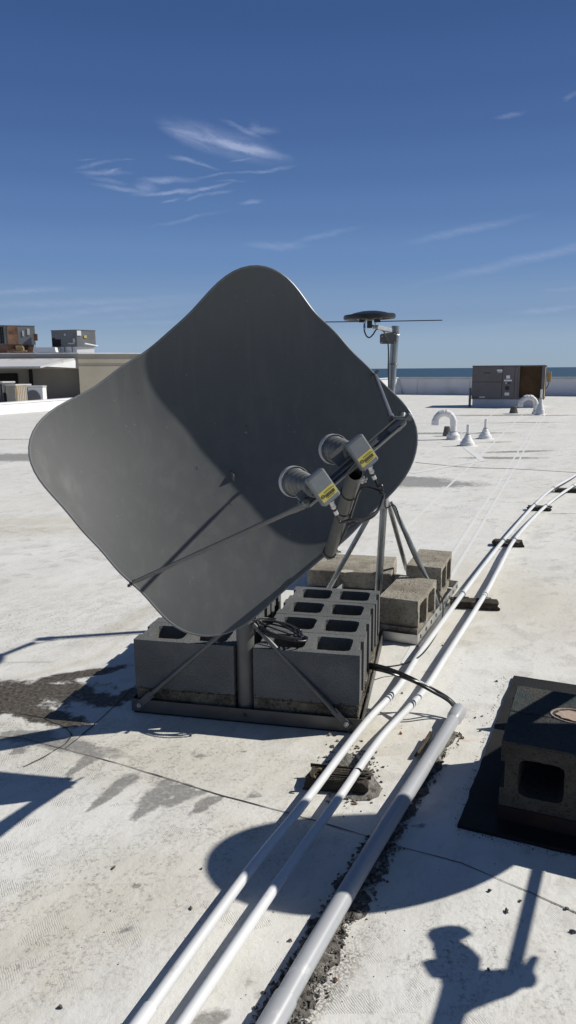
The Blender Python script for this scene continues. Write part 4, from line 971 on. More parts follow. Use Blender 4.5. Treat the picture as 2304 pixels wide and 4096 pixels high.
# rubble fan around the crumbling timber
rb = MB(); cc_ = G(880, 1960, 0)
for i in range(1300):
    t = r.random(); q = G(884 + r.gauss(0, 30), 1948 + r.gauss(0, 32), 0); s = r.choice((.0015, .0025, .004, .006, .008))
    stone_bits(rb, q + V((0, 0, s * .3)), s, r)
poly = [G(*p) for p in ((868, 1890), (900, 1905), (925, 1930), (948, 1960), (965, 1985), (955, 2003), (925, 2015), (890, 2018), (850, 2000), (800, 1985), (790, 1950), (850, 1930))]
pc = sum(poly, V()) / len(poly); vs = []
for p in poly:
    for k in range(4):
        vs.append(p.lerp(pc, k / 4) + V((r.uniform(-.006, .006), r.uniform(-.006, .006), .0015 + .0035 * k)))
n = len(poly); rb.add(vs + [pc + V((0, 0, .016))], [(i * 4 + k, ((i + 1) % n) * 4 + k, ((i + 1) % n) * 4 + k + 1, i * 4 + k + 1) for i in range(n) for k in range(3)] + [(i * 4 + 3, ((i + 1) % n) * 4 + 3, 4 * n) for i in range(n)])
ro = rb.build('rubble', MAT['gritgrey'], smooth=0); ro['kind'] = 'stuff'; ro['label'] = 'fan of grey crumbled grit around the rotten timber'; ro['category'] = 'rubble'
# grit round the mat edge
gr = MB()
for i in range(420):
    a_, b_ = (r.uniform(0, 1.1), r.gauss(-.012, .012)) if r.random() < .6 else (r.gauss(-.006, .008) + .0, r.uniform(0, MD))
    s = r.choice((.0012, .002, .003)); stone_bits(gr, mp_(a_, b_, .001), s, r)
go = gr.build('grit', MAT['stone'], smooth=0); go['kind'] = 'stuff'; go['label'] = 'dark grit along the edge of the rubber mat'; go['category'] = 'grit'
# fine scattered specks
sp = MB()
for (px, py, sx, sy, n) in ((960, 1690, 40, 60, 90), (1080, 1800, 70, 60, 50), (1180, 1790, 30, 40, 40), (1290, 1760, 70, 60, 20), (300, 2050, 260, 160, 60), (600, 2350, 300, 160, 60), (1200, 2350, 200, 180, 40), (1255, 1720, 12, 8, 30), (300, 1880, 150, 60, 60)):
    for i in range(n):
        q = G(px + r.gauss(0, sx), min(2700, py + r.gauss(0, sy)), 0); s = r.choice((.0008, .0012, .0018, .0025)); stone_bits(sp, q + V((0, 0, s * .3)), s, r)
so = sp.build('grit', MAT['stone'], smooth=0); so['kind'] = 'stuff'; so['label'] = 'dark specks of grit scattered over the white roof'; so['category'] = 'grit'
# individual stones worth pointing at
stones = [((1231, 2243), .0086, 'stone', 'dark elongated stone near the seam below the rubber mat'), ((1274, 2294), .0093, 'stone', 'dark lump between the seam and the shadow of the feed, near lower right'),
          ((1443, 2347), .0086, 'stone', 'dark stone at the right edge of the lower foreground'), ((1425, 2287), .0064, 'stone', 'small dark stone near the right edge, above the edge stone'),
          ((1309, 2268), .0057, 'stone', 'small dark stone inside the straight bar shadow'), ((1229, 2441), .0057, 'stone', 'round dark pebble inside the feed shadow at lower right'),
          ((1012, 1745), .0086, 'stone', 'dark stone between the two white conduits under the cable bundle'), ((885, 1763), .0100, 'brick', 'flat brownish chip right of the dish frame corner below it'),
          ((1008, 1847), .0086, 'brick', 'brown chip between the right thin conduit and the thick grey pipe'), ((877, 1845), .0093, 'stone', 'grey stone between the white conduits above the crumbling timber'),
          ((830, 1850), .0093, 'blockold', 'pale grey chip left of the conduits above the crumbling timber'), ((924, 1992), .0100, 'brick', 'reddish chip on the rubble fan right of the timber'),
          ((893, 2022), .0100, 'brick', 'rust-brown chip in front of the rubble fan'), ((1196, 1807), .0072, 'stone', 'dark stone just right of the belled pipe end'),
          ((1213, 1803), .0064, 'stone', 'dark stone nearer the mat, right of the belled pipe end'), ((1208, 1840), .0072, 'stone', 'rough grey clod right of the thick grey pipe'),
          ((1162, 1858), .0100, 'brick', 'brown clod at the right side of the thick grey pipe'), ((1249, 1715), .0086, 'stone', 'flat dark stone on open roof left of the mat corner'),
          ((1113, 1625), .0072, 'stone', 'dark stone next to the rust spot by the tripod frame'), ((1050, 1628), .0115, 'brick', 'rust-brown chip at the near corner of the tripod frame'),
          ((952, 1625), .0072, 'stone', 'dark stone between the grey blocks and the tripod frame'), ((1125, 1655), .0050, 'stone', 'small dark stone right of the right thin conduit'),
          ((730, 2367), .0072, 'brick', 'reddish shard in the grit left of the thick grey pipe'), ((843, 2468), .0086, 'brick', 'orange-brown chip right of the thick grey pipe at the bottom'),
          ((286, 2185), .0072, 'stone', 'dark stone left of the shadow of the hidden dish corner'), ((507, 2187 + 0), .0050, 'stone', 'small dark stone at the left tip of the large foreground shadow'),
          ((480, 2287), .0057, 'stone', 'small dark stone on open roof left of the thin conduits'), ((152, 2536), .0072, 'stone', 'dark stone in the lower left corner of the roof'),
          ((835, 2385), .0057, 'blockold', 'pale chip right of the thick grey pipe'), ((845, 2300), .0086, 'stone', 'rough clod at the right rim of the grit strip'),
          ((1200, 1990), .0, 'stone', '')]
for (p, s, mt_, lab) in stones:
    if s <= 0: continue
    mb = MB(); c = G(*p); stone_bits(mb, V((0, 0, s * .35)), s, r); 
    for k in range(2): stone_bits(mb, V((r.uniform(-s, s) * .5, r.uniform(-s, s) * .5, s * .25)), s * .6, r)
    o = mb.build('stone', MAT[mt_], smooth=0); o.location = (c.x, c.y, .001); tag(o, lab, 'stone', 'loose stones and chips on the roof')

# ------------------------------------------------------------------ vents
def boot(px, py, h, r, lab, pipe_h, pr, cat='vent pipe', name='vent_pipe'):
    b_ = Gs(px, py); e = empty(name, b_, lab, cat, 'white vent pipes on the roof')
    MB().lathe([(r * 1.45, 0), (r * 1.4, .006), (r, .012), (r * .97, h * .28), (r * .90, h * .34), (r * .82, h * .36), (r * .62, h * .62), (r * .52, h * .66), (r * .42, h * .86), (pr * 1.5, h * .95), (pr * 1.2, h)], b_, (0, 0, 1), 32).build('boot', MAT['boot'], e)
    MB().lathe([(pr, h * .9), (pr, pipe_h), (pr * .8, pipe_h), (pr * .8, pipe_h - .05), (0, pipe_h - .05)], b_, (0, 0, 1), 20).build('pipe', MAT['boot'], e)
    MB().lathe([(pr * 1.2, h * .97), (pr * 1.55, h * .97), (pr * 1.55, h * 1.03), (pr * 1.2, h * 1.03)], b_, (0, 0, 1), 20, closed=True).build('clamp', MAT['galv'], e)
    return e
def pxm(b_): return (b_.y * CP + (H - b_.z) * SP) / F
b1 = Gs(1869, 1783); k1 = pxm(b1)
boot(1869, 1783, 46 * k1, 29 * k1, 'white vent pipe with stepped cone boot, nearest the camera of the small vents', 84 * k1, 6 * k1)
b1 = Gs(1940, 1755); k1 = pxm(b1)
boot(1940, 1755, 42 * k1, 26 * k1, 'small white vent pipe with cone boot, right of the nearest small vent', 78 * k1, 5.5 * k1)
b1 = Gs(2160, 1659); k1 = pxm(b1)
boot(2160, 1659, 64 * k1, 17 * k1, 'tall thin white vent with cone boot right of the far gooseneck', 100 * k1, 4 * k1)
def goose(px, py, hh, span, pr, br, bh, lab):
    b_ = Gs(px, py); k = pxm(b_); e = empty('gooseneck_vent', b_, lab, 'gooseneck vent', 'white gooseneck vents')
    MB().lathe([(br * k * 1.1, 0), (br * k, .02), (br * k * .98, bh * k * .6), (br * k * .75, bh * k * .85), (pr * k * 1.15, bh * k)], b_, (0, 0, 1), 36).build('boot', MAT['boot'], e)
    R_ = span * k / 2; zt = hh * k - R_ - pr * k; pts = [b_ + V((0, 0, bh * k * .5)), b_ + V((0, 0, zt))]
    for t in range(1, 16):
        a_ = math.pi * t / 15; pts.append(b_ + V((-R_ + R_ * math.cos(a_), 0, zt + R_ * math.sin(a_))))
    pts.append(pts[-1] + V((-.0, 0, -.04)))
    MB().tube(pts, pr * k, 24, cap=False).build('pipe', MAT['boot'], e)
    for i in (1, 7, 10, 16):
        d_ = (pts[min(i + 1, len(pts) - 1)] - pts[i - 1]).normalized(); MB().lathe([(pr * k, -.05), (pr * k * 1.12, -.045), (pr * k * 1.12, .045), (pr * k, .05)], pts[i], d_, 24).build('pipe_joint', MAT['boot'], e)
    MB().lathe([(pr * k * 1.02, bh * k * .98), (pr * k * 1.16, bh * k * .98), (pr * k * 1.16, bh * k * 1.06), (pr * k * 1.02, bh * k * 1.06)], b_, (0, 0, 1), 24, closed=True).build('clamp', MAT['galv'], e)
goose(1812, 1758, 118, 74, 12.5, 26, 30, 'near white gooseneck vent curving down beside a dark drain strainer')
goose(2142, 1656, 76, 62, 9.5, 14, 14, 'far white gooseneck vent in front of the big rooftop unit')
for (px, py, w_, h_, lab) in ((1787, 1744, 32, 38, 'dark ribbed drain strainer behind the near gooseneck vent'), (2054, 1653, 32, 28, 'dark ribbed drain strainer left of the far gooseneck vent')):
    b_ = Gs(px, py); k = pxm(b_); m = MB(); n = 18
    m.lathe([(w_ * k * .36, 0), (w_ * k * .24, h_ * k * .94), (0, h_ * k * .94)], b_, (0, 0, 1), 24)
    for i in range(n):
        a_ = 2 * math.pi * i / n; m.tube([b_ + V((math.cos(a_), math.sin(a_), 0)) * w_ * k * .5, b_ + V((math.cos(a_), math.sin(a_), 0)) * w_ * k * .3 + V((0, 0, h_ * k))], w_ * k * .035, 6)
    m.lathe([(w_ * k * .33, h_ * k * .95), (w_ * k * .33, h_ * k * 1.02), (0, h_ * k * 1.04)], b_, (0, 0, 1), 24)
    tag(m.build('drain_strainer', MAT['strainer']), lab, 'drain strainer', 'roof drain strainers')
# ------------------------------------------------------------------ big rooftop unit on the right
ub = Gs(1884, 1628); ku = pxm(ub); ua = axes(-21); 
ue = empty('rooftop_unit', ub, 'big purple-grey rooftop air conditioner on a white curb with a brown coil', 'air conditioner')
UWd = 2.28; UD = 1.5
zb_ = .31; zt_ = 159 * ku
def up_(a_, b_, z=0): return ub + ua[0] * a_ + ua[1] * b_ + V((0, 0, z))
MB().box(up_(UWd / 2 - .02, UD / 2, .13), (UWd - .1, UD - .1, .26), ua).build('curb', MAT['greywall'], ue)
cabw = UWd * .635
body = MB().box(up_(cabw / 2, UD / 2, (zb_ + zt_) / 2), (cabw, UD, zt_ - zb_), ua, bev=.01); bod = body.build('cabinet', MAT['unit'], ue)
fr = MB().box(up_(UWd / 2, UD / 2, zb_ - .02), (UWd, UD, .06), ua); fr.box(up_(UWd / 2, UD / 2, zt_ + .012), (UWd + .02, UD + .02, .03), ua, bev=.006); fr.box(up_(cabw + .03, .03, (zb_ + zt_) / 2), (.05, .05, zt_ - zb_), ua); fr.box(up_(UWd - .05, .03, (zb_ + zt_) / 2), (.1, .05, zt_ - zb_), ua); fr.box(up_(UWd - .03, UD - .03, (zb_ + zt_) / 2), (.05, .05, zt_ - zb_), ua)
fr.build('frame', MAT['unit'], ue)
MB().box(up_((cabw + UWd) / 2 - .02, UD / 2 + .03, (zb_ + zt_) / 2), (UWd - cabw - .08, UD - .12, zt_ - zb_ - .01), ua).build('coil', MAT['coil'], ue)
MB().box(up_(UWd - .008, UD * .30, (zb_ + zt_) / 2), (.012, UD * .45, zt_ - zb_ - .05), ua).build('side_panel', MAT['tan'], ue)
m = MB()
for (x0_, x1_, z0_, z1_) in ((.02, .98, .64, .645), (.98, .985, .02, .98), (.02, .98, .02, .025), (1.27 / 1.45, 1.275 / 1.45, .02, .98)):
    w_ = cabw * (.66 if x1_ <= .985 and x0_ < .5 else 1); 
seams = [(.0, cabw * .66, .50, .508), (cabw * .66, cabw * .668, .0, 1.0), (cabw * .93, cabw * .936, 0, 1)]
for x0_, x1_, z0_, z1_ in seams:
    hz = zt_ - zb_; m.box(up_((x0_ + x1_) / 2, -.002, zb_ + hz * (z0_ + z1_) / 2), (max(x1_ - x0_, .01), .006, max((z1_ - z0_) * hz - .02, .012)), ua)
m.build('panel_seam', MAT['dark'], bod)
m = MB(); hz = zt_ - zb_
for (x, z, w_, h_) in ((.60, .87, .12, .05), (.61, .82, .10, .02), (.79, .66, .08, .1), (.79, .55, .17, .05), (.76, .47, .04, .05), (.78, .12, .1, .09), (.24, .02, .12, .03)): MB().box(up_(cabw * x, -.003, zb_ + hz * z), (cabw * w_, .004, hz * h_), ua).build('sticker', MAT['whitelabel'], bod)
m = MB()
for (x, z, w_, h_) in ((.30, .79, .09, .022), (.37, .79, .05, .018), (.80, .47, .09, .04), (.06, .02, .04, .03), (.12, .02, .03, .03)): m.box(up_(cabw * x, -.003, zb_ + hz * z), (cabw * w_, .004, hz * h_), ua)
m.lathe([(.0, 0), (.07, 0), (.07, .004), (0, .004)], up_(cabw * .78, -.001, zb_ + hz * .31), -ua[1], 20); m.build('marking', MAT['ink'], bod)
MB().tube([up_(-.06, .1, 0), up_(-.06, .1, .62)], .04, 10).build('drain_pipe', MAT['unitgrey'], ue)
MB().box(up_(UWd + .11, .55, zt_ - .35), (.13, .2, .32), ua, bev=.01).build('switch_box', MAT['tan'], ue)
MB().tube(spline([up_(UWd + .11, .55, zt_ - .5), up_(UWd + .09, .55, zt_ - .65), up_(UWd + .01, .5, zt_ - .75)], 6), .02, 8).build('flex_pipe', MAT['unitgrey'], ue)
m = MB()
rr_ = random.Random(4)
for k in range(26): stone_bits(m, up_(UWd * .92 + rr_.uniform(-.16, .16), -.04, zb_ - .02 + rr_.uniform(-.09, .03)), .05, rr_)
tag(m.build('twigs', MAT['tan'], smooth=0), 'tuft of dry brown twigs at the foot of the big rooftop unit', 'twigs')

# ------------------------------------------------------------------ neighbouring building on the left
BD = 30.0
def Bp(px, py, y=BD): return As(px, py, y)
cor = Bp(311, 1411); zr = cor.z; zbm = -.4
rdir = V((.90, .43, 0)).normalized(); ldir = V((-1, -.12, 0)).normalized()
be = empty('low_building', (cor.x, cor.y, 0), 'low beige stucco building with a flat roof and awning behind the dish', 'building')
r1 = cor + rdir * 6.2; l1 = cor + ldir * 14; bk = V((1.5, 12, 0))
def quad(m, a_, b_, z0, z1): m.add([V((a_.x, a_.y, z0)), V((b_.x, b_.y, z0)), V((b_.x, b_.y, z1)), V((a_.x, a_.y, z1))], [(0, 1, 2, 3)])
m = MB(); quad(m, cor, r1, zbm, zr - .06); quad(m, r1, r1 + bk, zbm, zr - .06); m.build('side_wall', MAT['beige'], be)
recess = V((0, 1.2, 0)); zs = Bp(300, 1473).z
m = MB(); quad(m, l1, cor, zs - .02, zr - .06); quad(m, l1 + recess, cor + recess, zbm, zs); m.add([V((cor.x, cor.y, zbm)), V((cor.x + 0, cor.y + 1.2, zbm)), V((cor.x, cor.y + 1.2, zs)), V((cor.x, cor.y, zs))], [(0, 1, 2, 3)]); m.add([l1 + V((0, 0, zs - .02 - l1.z)), cor + V((0, 0, zs - .02 - cor.z)), cor + recess + V((0, 0, zs - .02 - cor.z)), l1 + recess + V((0, 0, zs - .02 - l1.z))], [(0, 1, 2, 3)])
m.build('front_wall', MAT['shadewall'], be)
m = MB(); m.add([V((p.x, p.y, zr - .05)) for p in (l1, cor, r1, r1 + bk, l1 + bk)], [(0, 1, 2, 3, 4)]); m.build('roof', MAT['awning'], be)
m = MB()
for a_, b_ in ((l1, cor), (cor, r1)):
    d_ = (b_ - a_).normalized(); n_ = V((d_.y, -d_.x, 0)); m.box((a_ + b_) / 2 + n_ * .01 + V((0, 0, zr - .02 - cor.z)), ((b_ - a_).length, .12, .05), (d_, -n_, V((0, 0, 1))))
m.build('roof_edge', MAT['whitewall'], be)
# string courses on the lit wall
m = MB(); n_ = V((rdir.y, -rdir.x, 0))
for z in (zr - .42, zr - .47): m.box((cor + r1) / 2 + n_ * .005 + V((0, 0, z - cor.z)), (6.1, .03, .02), (rdir, -n_, V((0, 0, 1))))
m.build('moulding', MAT['beige'], be)
# awning
az_t = Bp(250, 1432).z; az_b = Bp(262, 1470).z; prj = 1.5
a_ = cor + ldir * .1; b_ = l1
vs = [V((a_.x, a_.y - .005, az_t)), V((b_.x, b_.y - .005, az_t)), V((b_.x - 1, b_.y - prj, az_b + .05)), V((a_.x - .95, a_.y - prj, az_b + .05))]
vs += [v_ - V((0, 0, .07)) for v_ in vs]
aw = MB().add(vs, [(0, 1, 2, 3), (7, 6, 5, 4), (3, 2, 6, 7), (0, 3, 7, 4), (1, 0, 4, 5), (2, 1, 5, 6)]).build('awning', MAT['awning'], be)
m = MB().add([vs[0], vs[3], V((a_.x - .02, a_.y - .01, az_b - .02))], [(0, 1, 2)]); m.build('awning_end', MAT['whitewall'], aw)
m = MB(); m.box(V((Bp(132, 1530, BD + .9).x, BD + .7, (zs + zbm) / 2)), (.12, .12, zs - zbm)); m.build('post', MAT['dark'], be)
m = MB(); x0_ = Bp(-300, 1500, BD).x; x1_ = Bp(40, 1500, BD).x; m.box(V(((x0_ + x1_) / 2, BD + .9 + 0, .55)), (x1_ - x0_, .3, 1.3)); m.build('dark_box', MAT['dark'], be)  # near-black box set back under the awning
# condensers by the wall
def condenser(px0, px1, pyt, pyb, y, lab, mat, slat, ang=-18, fan=False):
    a_ = As(px0, pyb, y); b_ = As(px1, pyb, y); t = As(px0, pyt, y); w_ = (b_.x - a_.x); h_ = t.z - a_.z; c = V(((a_.x + b_.x) / 2, y + .35, a_.z + h_ / 2)); ax_ = axes(ang)
    e = empty('condenser_unit', (c.x, c.y, a_.z), lab, 'air conditioner', 'condenser units by the beige building')
    MB().box(c, (w_ * .92, .7, h_ * .9), ax_, bev=.02).build('cabinet', mat, e); MB().box(c + V((0, 0, h_ * .47)), (w_ * .98, .76, .07), ax_, bev=.02).build('lid', MAT['unitlight'], e)
    m = MB()
    for k in range(9): m.box(c + ax_[0] * w_ * .9 * ((k + .5) / 9 - .5) - ax_[1] * .353, (w_ * .035, .02, h_ * .8), ax_)
    for k in range(8): m.box(c + ax_[0] * w_ * .463 + ax_[1] * .62 * ((k + .5) / 8 - .5), (.02, .03, h_ * .8), ax_)
    if slat is not None: m.build('grille', slat, e)
    if fan:
        m2 = MB().lathe([(0, 0), (h_ * .33, 0), (h_ * .33, .02), (0, .02)], c - ax_[1] * .352 - ax_[0] * w_ * .08, -ax_[1], 28); m2.build('fan_opening', MAT['unitgrey'], e)
        m2 = MB()
        for rr in (.08, .14, .2, .26, .32): m2.tube([c - ax_[1] * .375 - ax_[0] * w_ * .08 + (ax_[0] * math.cos(t_ * math.pi / 12) + V((0, 0, 1)) * math.sin(t_ * math.pi / 12)) * h_ * rr for t_ in range(24)], .006, 4, closed=True)
        m2.build('fan_guard', MAT['unitgrey'], e)
condenser(-60, 40, 1527, 1640, 27.5, 'dark grilled condenser unit at the left edge under the awning', MAT['unitgrey'], MAT['dark'])
condenser(36, 99, 1538, 1640, 27, 'tan slatted condenser unit beside the left edge under the awning', MAT['tan'], MAT['unitlight'], ang=-30)
condenser(99, 174, 1545, 1640, 27.4, 'white box condenser with a round fan, rightmost under the awning', MAT['whitewall'], None, ang=8, fan=True)
# units on the neighbour's roof
def rtu(px0, px1, pyt, pyb, y, lab, mat, split, m2_, curbh=.25, ang=-30):
    a_ = As(px0, pyb, y); b_ = As(px1, pyb, y); t = As(px0, pyt, y); e = empty('rooftop_unit', ((a_.x + b_.x) / 2, y + .7, a_.z), lab, 'air conditioner', 'rooftop units on the beige building')
    xs = a_.x + (b_.x - a_.x) * split; z0 = a_.z; z1 = t.z; zc = z0 + (z1 - z0) * curbh
    # corner toward the camera at xs
    k = V((xs, y, 0)); l_ = V((a_.x, y + .35, 0)); r_ = V((b_.x, y + .55, 0)); bkk = l_ + r_ - k
    def prism4(za, zb2, grow=0):
        c = (l_ + r_) / 2; P_ = [p + (p - c).normalized() * grow for p in (l_, k, r_, bkk)]
        return MB().add([V((p.x, p.y, za)) for p in P_] + [V((p.x, p.y, zb2)) for p in P_], [(0, 1, 5, 4), (1, 2, 6, 5), (2, 3, 7, 6), (3, 0, 4, 7), (4, 5, 6, 7), (3, 2, 1, 0)])
    prism4(z0 - .3, zc, -.08).build('curb', MAT['whitewall'] if m2_ is None else MAT['rustpanel'], e); cab = prism4(zc, z1).build('cabinet', mat, e); prism4(z1, z1 + .03, .02).build('lid', MAT['unitgrey'], e)
    return e, l_, k, r_, zc, z1, cab
e_, l_, k_, r_, zc, z1, cab = rtu(200, 372, 1322, 1409, 31.5, 'dark grey rooftop unit with a yellow sticker on the beige building roof', MAT['unitgrey'], .64, None)
def onface(a_, b_, f, z, w_, h_, name, mat, par):
    d_ = (b_ - a_).normalized(); n_ = V((d_.y, -d_.x, 0)); c = a_.lerp(b_, f); return MB().box(V((c.x, c.y, z)) + n_ * .01, (w_, .03, h_), (d_, n_, V((0, 0, 1)))).build(name, mat, par)
hh = z1 - zc
onface(k_, r_, .13, z1 - hh * .17, .18, hh * .3, 'sticker', MAT['whitelabel'], cab); onface(k_, r_, .45, z1 - hh * .38, .12, hh * .16, 'sticker', MAT['yellow'], cab)
onface(l_, k_, .9, zc + hh * .38, .1, hh * .25, 'sticker', MAT['unitlight'], cab); onface(l_, k_, .55, z1 - hh * .25, .08, hh * .12, 'sticker', MAT['unitlight'], cab); onface(l_, k_, .78, zc + hh * .2, .3, hh * .08, 'sticker', MAT['unitlight'], cab)
onface(l_, k_, .25, zc + hh * .25, .26, hh * .42, 'louvre', MAT['dark'], cab); onface(l_, k_, .08, zc + hh * .3, .14, hh * .5, 'louvre', MAT['dark'], cab)
MB().tube([V((k_.x + .35, k_.y - .1, zc + .12)), V((r_.x + .12, r_.y - .15, zc + .03))], .03, 8).build('drain_pipe', MAT['whitewall'], e_)
m = MB()
for f in (.2, .5, .8): 
    c = l_.lerp(k_, f); m.box(V((c.x, c.y - .02, zc - .11)), (.03, .03, .24))
m.build('curb_post', MAT['unitgrey'], e_)
e_, l_, k_, r_, zc, z1, cab = rtu(-70, 128, 1304, 1410, 31.5, 'rust-streaked rooftop unit with brown coil at the left edge on the beige building roof', MAT['unitgrey'], .48, 1, .3)
hh = z1 - zc
for i in range(5): onface(l_, k_, .55 + i * .09, (zc + z1) / 2, .05, hh * .9, 'coil_fin', MAT['dark'], cab)
onface(k_, r_, .25, (zc + z1) / 2, .42, hh * .98, 'coil', MAT['rustpanel'], cab); onface(k_, r_, .6, zc + hh * .6, .06, hh * .3, 'sticker', MAT['unitlight'], cab); onface(k_, r_, .78, zc + hh * .7, .10, hh * .35, 'sticker', MAT['unitlight'], cab)
MB().box(V((r_.x + .06, r_.y - .1, zc + hh * .4)), (.14, .1, .28)).build('switch_box', MAT['rustpanel'], e_)
MB().tube(spline([V((r_.x, r_.y - .1, zc)), V((r_.x - .02, r_.y - .12, zc - .25)), V((r_.x - .2, r_.y - .15, zc - .42))], 6), .012, 6).build('flex_pipe', MAT['unitgrey'], e_)
m = MB(); rr_ = random.Random(9)
c = k_.lerp(r_, .45); m.tube([V((c.x - .1, c.y - .15, zc - .1)), V((c.x + .2, c.y - .15, zc - .1))], .05, 10); m.box(V((c.x + .05, c.y - .1, zc - .22)), (.34, .12, .22), None, bev=.02); m.tube([V((c.x - .25, c.y - .15, zc - .28)), V((c.x + .35, c.y - .15, zc - .28))], .035, 8); m.build('drain_trap', MAT['tan'], e_)
hb_ = As(131, 1409, 31); hb2 = As(222, 1389, 31); c = (hb_ + hb2) / 2
hatch = MB().box(c + V((0, .4, 0)), (hb2.x - hb_.x, .8, hb2.z - hb_.z), None, taper=.92).build('roof_hatch', MAT['boot']); tag(hatch, 'low cream roof hatch between the two units on the beige building', 'roof hatch')

# ------------------------------------------------------------------ camera, sun, sky
cam = bpy.data.cameras.new('camera'); co_ = bpy.data.objects.new('camera', cam); COL.objects.link(co_)
cam.sensor_fit = 'VERTICAL'; cam.sensor_height = 36; cam.sensor_width = 36 * 9 / 16; cam.lens = 36 * F / 4096; cam.clip_start = .05; cam.clip_end = 40000
right, fwd, down = V((1, 0, 0)), V((0, CP, -SP)), V((0, -SP, -CP))
X = right * CR + down * SR; D = -right * SR + down * CR
M = Matrix((X, -D, -fwd)).transposed().to_4x4(); M.translation = CAM; co_.matrix_world = M
sc.camera = co_
sun = bpy.data.lights.new('sun', 'SUN'); so_ = bpy.data.objects.new('sun', sun); COL.objects.link(so_)
sun.energy = 4.85; sun.angle = math.radians(.53); sun.color = (1, .965, .90); so_.rotation_euler = L.to_track_quat('Z', 'Y').to_euler()
wd = bpy.data.worlds.new('World'); sc.world = wd; wd.use_nodes = True; nt = wd.node_tree
bg = nt.nodes['Background']; sky = nd(nt, 'ShaderNodeTexSky'); sky.sky_type = 'NISHITA'; sky.sun_disc = False; sky.sun_elevation = SUN_EL; sky.sun_rotation = math.atan2(L.x, L.y)
sky.altitude = 0; sky.air_density = 1.0; sky.dust_density = .25; sky.ozone_density = 2.2
tcg = nd(nt, 'ShaderNodeTexCoord').outputs['Generated']
# cirrus: direction -> (x/y, z/y) in front of the viewer's half of the sky dome
sx = nd(nt, 'ShaderNodeSeparateXYZ'); link(nt, tcg, sx.inputs[0])
ym = math_(nt, 'MAXIMUM', sx.outputs[1], .05)
cv = nd(nt, 'ShaderNodeCombineXYZ'); link(nt, math_(nt, 'DIVIDE', sx.outputs[0], ym), cv.inputs[0]); link(nt, math_(nt, 'DIVIDE', sx.outputs[2], ym), cv.inputs[1])
cvo = cv.outputs[0]
def skypt(px, py): d = rays(px, py); return d.x / d.y, d.z / d.y
# fibrous warp shared by all wisps
nz = nd(nt, 'ShaderNodeTexNoise'); nz.inputs['Scale'].default_value = 9; nz.inputs['Detail'].default_value = 6; nz.inputs['Roughness'].default_value = .62; link(nt, mapping(nt, cvo, rot=math.radians(-10), scale=(1.6, .8, 1)), nz.inputs['Vector']); nz.inputs['Roughness'].default_value = .72; nz.inputs['Detail'].default_value = 9
wsub = nd(nt, 'ShaderNodeVectorMath', operation='SUBTRACT'); link(nt, nz.outputs['Color'], wsub.inputs[0]); wsub.inputs[1].default_value = (.5, .5, .5)
wmul = nd(nt, 'ShaderNodeVectorMath', operation='MULTIPLY'); link(nt, wsub.outputs[0], wmul.inputs[0]); wmul.inputs[1].default_value = (.05, .022, 0)
wadd = nd(nt, 'ShaderNodeVectorMath', operation='ADD'); link(nt, cvo, wadd.inputs[0]); link(nt, wmul.outputs[0], wadd.inputs[1]); cvw = wadd.outputs[0]
def wisp(px, py, lx, ly, ang, amt):
    x, y = skypt(px, py); mpn = mapping(nt, cvw, loc=(x, y, 0), rot=math.radians(ang), scale=(lx * 1.25 / F, ly * 1.7 / F, 1))
    ln = nd(nt, 'ShaderNodeVectorMath', operation='LENGTH'); link(nt, mpn, ln.inputs[0])
    return ramp(nt, ln.outputs['Value'], 1.0, .0, 0, amt, True)
W = []
for (ox, oy, lst) in ((560, 420, ((780, 330, 560, 85, -16, .42), (850, 350, 330, 30, -15, .5), (1100, 420, 260, 34, -10, .42), (450, 290, 270, 60, -24, .32), (620, 240, 60, 30, 55, .12), (950, 225, 200, 18, -24, .38), (1120, 225, 180, 28, 0, .35), (1050, 190, 60, 40, 0, .15),
        (400, 495, 140, 16, -8, .4), (560, 540, 200, 12, -16, .34), (1050, 628, 190, 10, 1, .42), (1260, 595, 180, 14, 14, .25), (960, 500, 120, 8, 12, .25), (280, 690, 270, 24, -1, .5), (700, 650, 180, 10, 6, .34), (860, 712, 160, 7, -2, .22),
        (60, 760, 120, 36, -4, .42), (330, 805, 380, 16, 3, .6), (650, 775, 230, 12, 11, .45), (520, 860, 110, 13, 14, .4), (720, 830, 150, 14, 7, .34), (310, 880, 90, 8, 8, .25), (1010, 915, 100, 16, 6, .4))),
        (240, 560, ((330, 225, 220, 14, 10, .3), (400, 300, 290, 18, 0, .36), (500, 285, 90, 10, 16, .34), (430, 370, 220, 16, -10, .24), (600, 450, 320, 18, -9, .42), (640, 182, 110, 6, 5, .22), (240, 182, 110, 6, 5, .2), (1150, 745, 380, 14, 11, .2), (1040, 550, 90, 8, 8, .25)))):
    for (x, y, lx, ly, an, am) in lst: W.append((ox + x * .428, oy + y * .428, lx * .428, ly * .428, an, am))
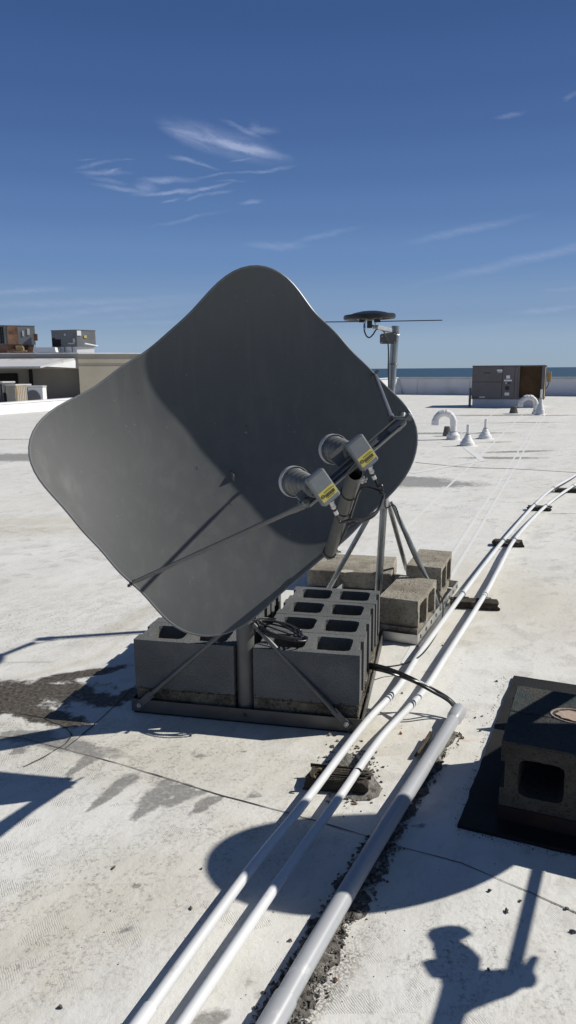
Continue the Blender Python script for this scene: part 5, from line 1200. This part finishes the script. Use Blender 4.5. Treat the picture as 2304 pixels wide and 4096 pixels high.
W += [(1100, 980, 130, 12, -2, .3), (1300, 940, 150, 10, 14, .22), (1880, 915, 260, 13, 12, .28), (2100, 1035, 420, 16, 12, .34), (2040, 455, 60, 8, 14, .25), (2290, 385, 40, 8, 20, .3), (2200, 1236, 170, 10, 4, .36), (2260, 1150, 90, 6, 4, .2),
      (300, 1210, 600, 12, 2, .30), (100, 1166, 210, 10, 4, .34), (420, 1238, 420, 12, 4, .26), (520, 1262, 320, 12, 4, .2), (150, 1280, 260, 12, 6, .3), (620, 1288, 360, 10, 2, .25), (2050, 1300, 300, 14, 5, .15)]
tot = None
for wp in W:
    o_ = wisp(*wp); tot = o_ if tot is None else math_(nt, 'ADD', tot, o_)
fib = ramp(nt, noise(nt, mapping(nt, cvw, rot=math.radians(-12), scale=(.5, .09, 1)), 9, 9, .72, .4), .32, .66, .3, 1.25)
tot = math_(nt, 'MINIMUM', math_(nt, 'MULTIPLY', math_(nt, 'MULTIPLY', tot, .88), fib), .75)
front = math_(nt, 'GREATER_THAN', sx.outputs[1], .05)
tot = math_(nt, 'MULTIPLY', tot, front)
# the measured clear-sky gradient by elevation, tempered with the physical sky
STR = .06
def lin(c): return tuple(((x / 255) / 12.92 if x / 255 <= .04045 else ((x / 255 + .055) / 1.055) ** 2.4) for x in c)
cr = nt.nodes.new('ShaderNodeValToRGB'); link(nt, sx.outputs[2], cr.inputs[0]); cr.color_ramp.interpolation = 'EASE'
stops = [(0.0, (150, 171, 190)), (.03, (147, 171, 196)), (.074, (126, 154, 190)), (.145, (104, 138, 186)), (.195, (90, 124, 175)), (.243, (80, 113, 165)), (.288, (72, 103, 157)), (.331, (66, 97, 150)), (.407, (58, 88, 140)), (.6, (52, 74, 112)), (1.0, (54, 68, 92))]
els = cr.color_ramp.elements
while len(els) < len(stops): els.new(.5)
for e_, (p_, c_) in zip(els, stops): e_.position = p_; e_.color = (*lin(c_), 1)
vs_ = nd(nt, 'ShaderNodeVectorMath', operation='SCALE'); link(nt, cr.outputs[0], vs_.inputs[0]); vs_.inputs['Scale'].default_value = 1 / STR
skb = mixc(nt, .93, sky.outputs[0], vs_.outputs[0])
skc = mixc(nt, tot, skb, tuple(x / STR for x in lin((168, 182, 214))))
link(nt, skc, bg.inputs[0]); bg.inputs[1].default_value = STR
sc.view_settings.view_transform = 'Standard'; sc.view_settings.look = 'None'; sc.view_settings.exposure = 0; sc.view_settings.gamma = 1
sc.cycles.max_bounces = 6; sc.cycles.diffuse_bounces = 3
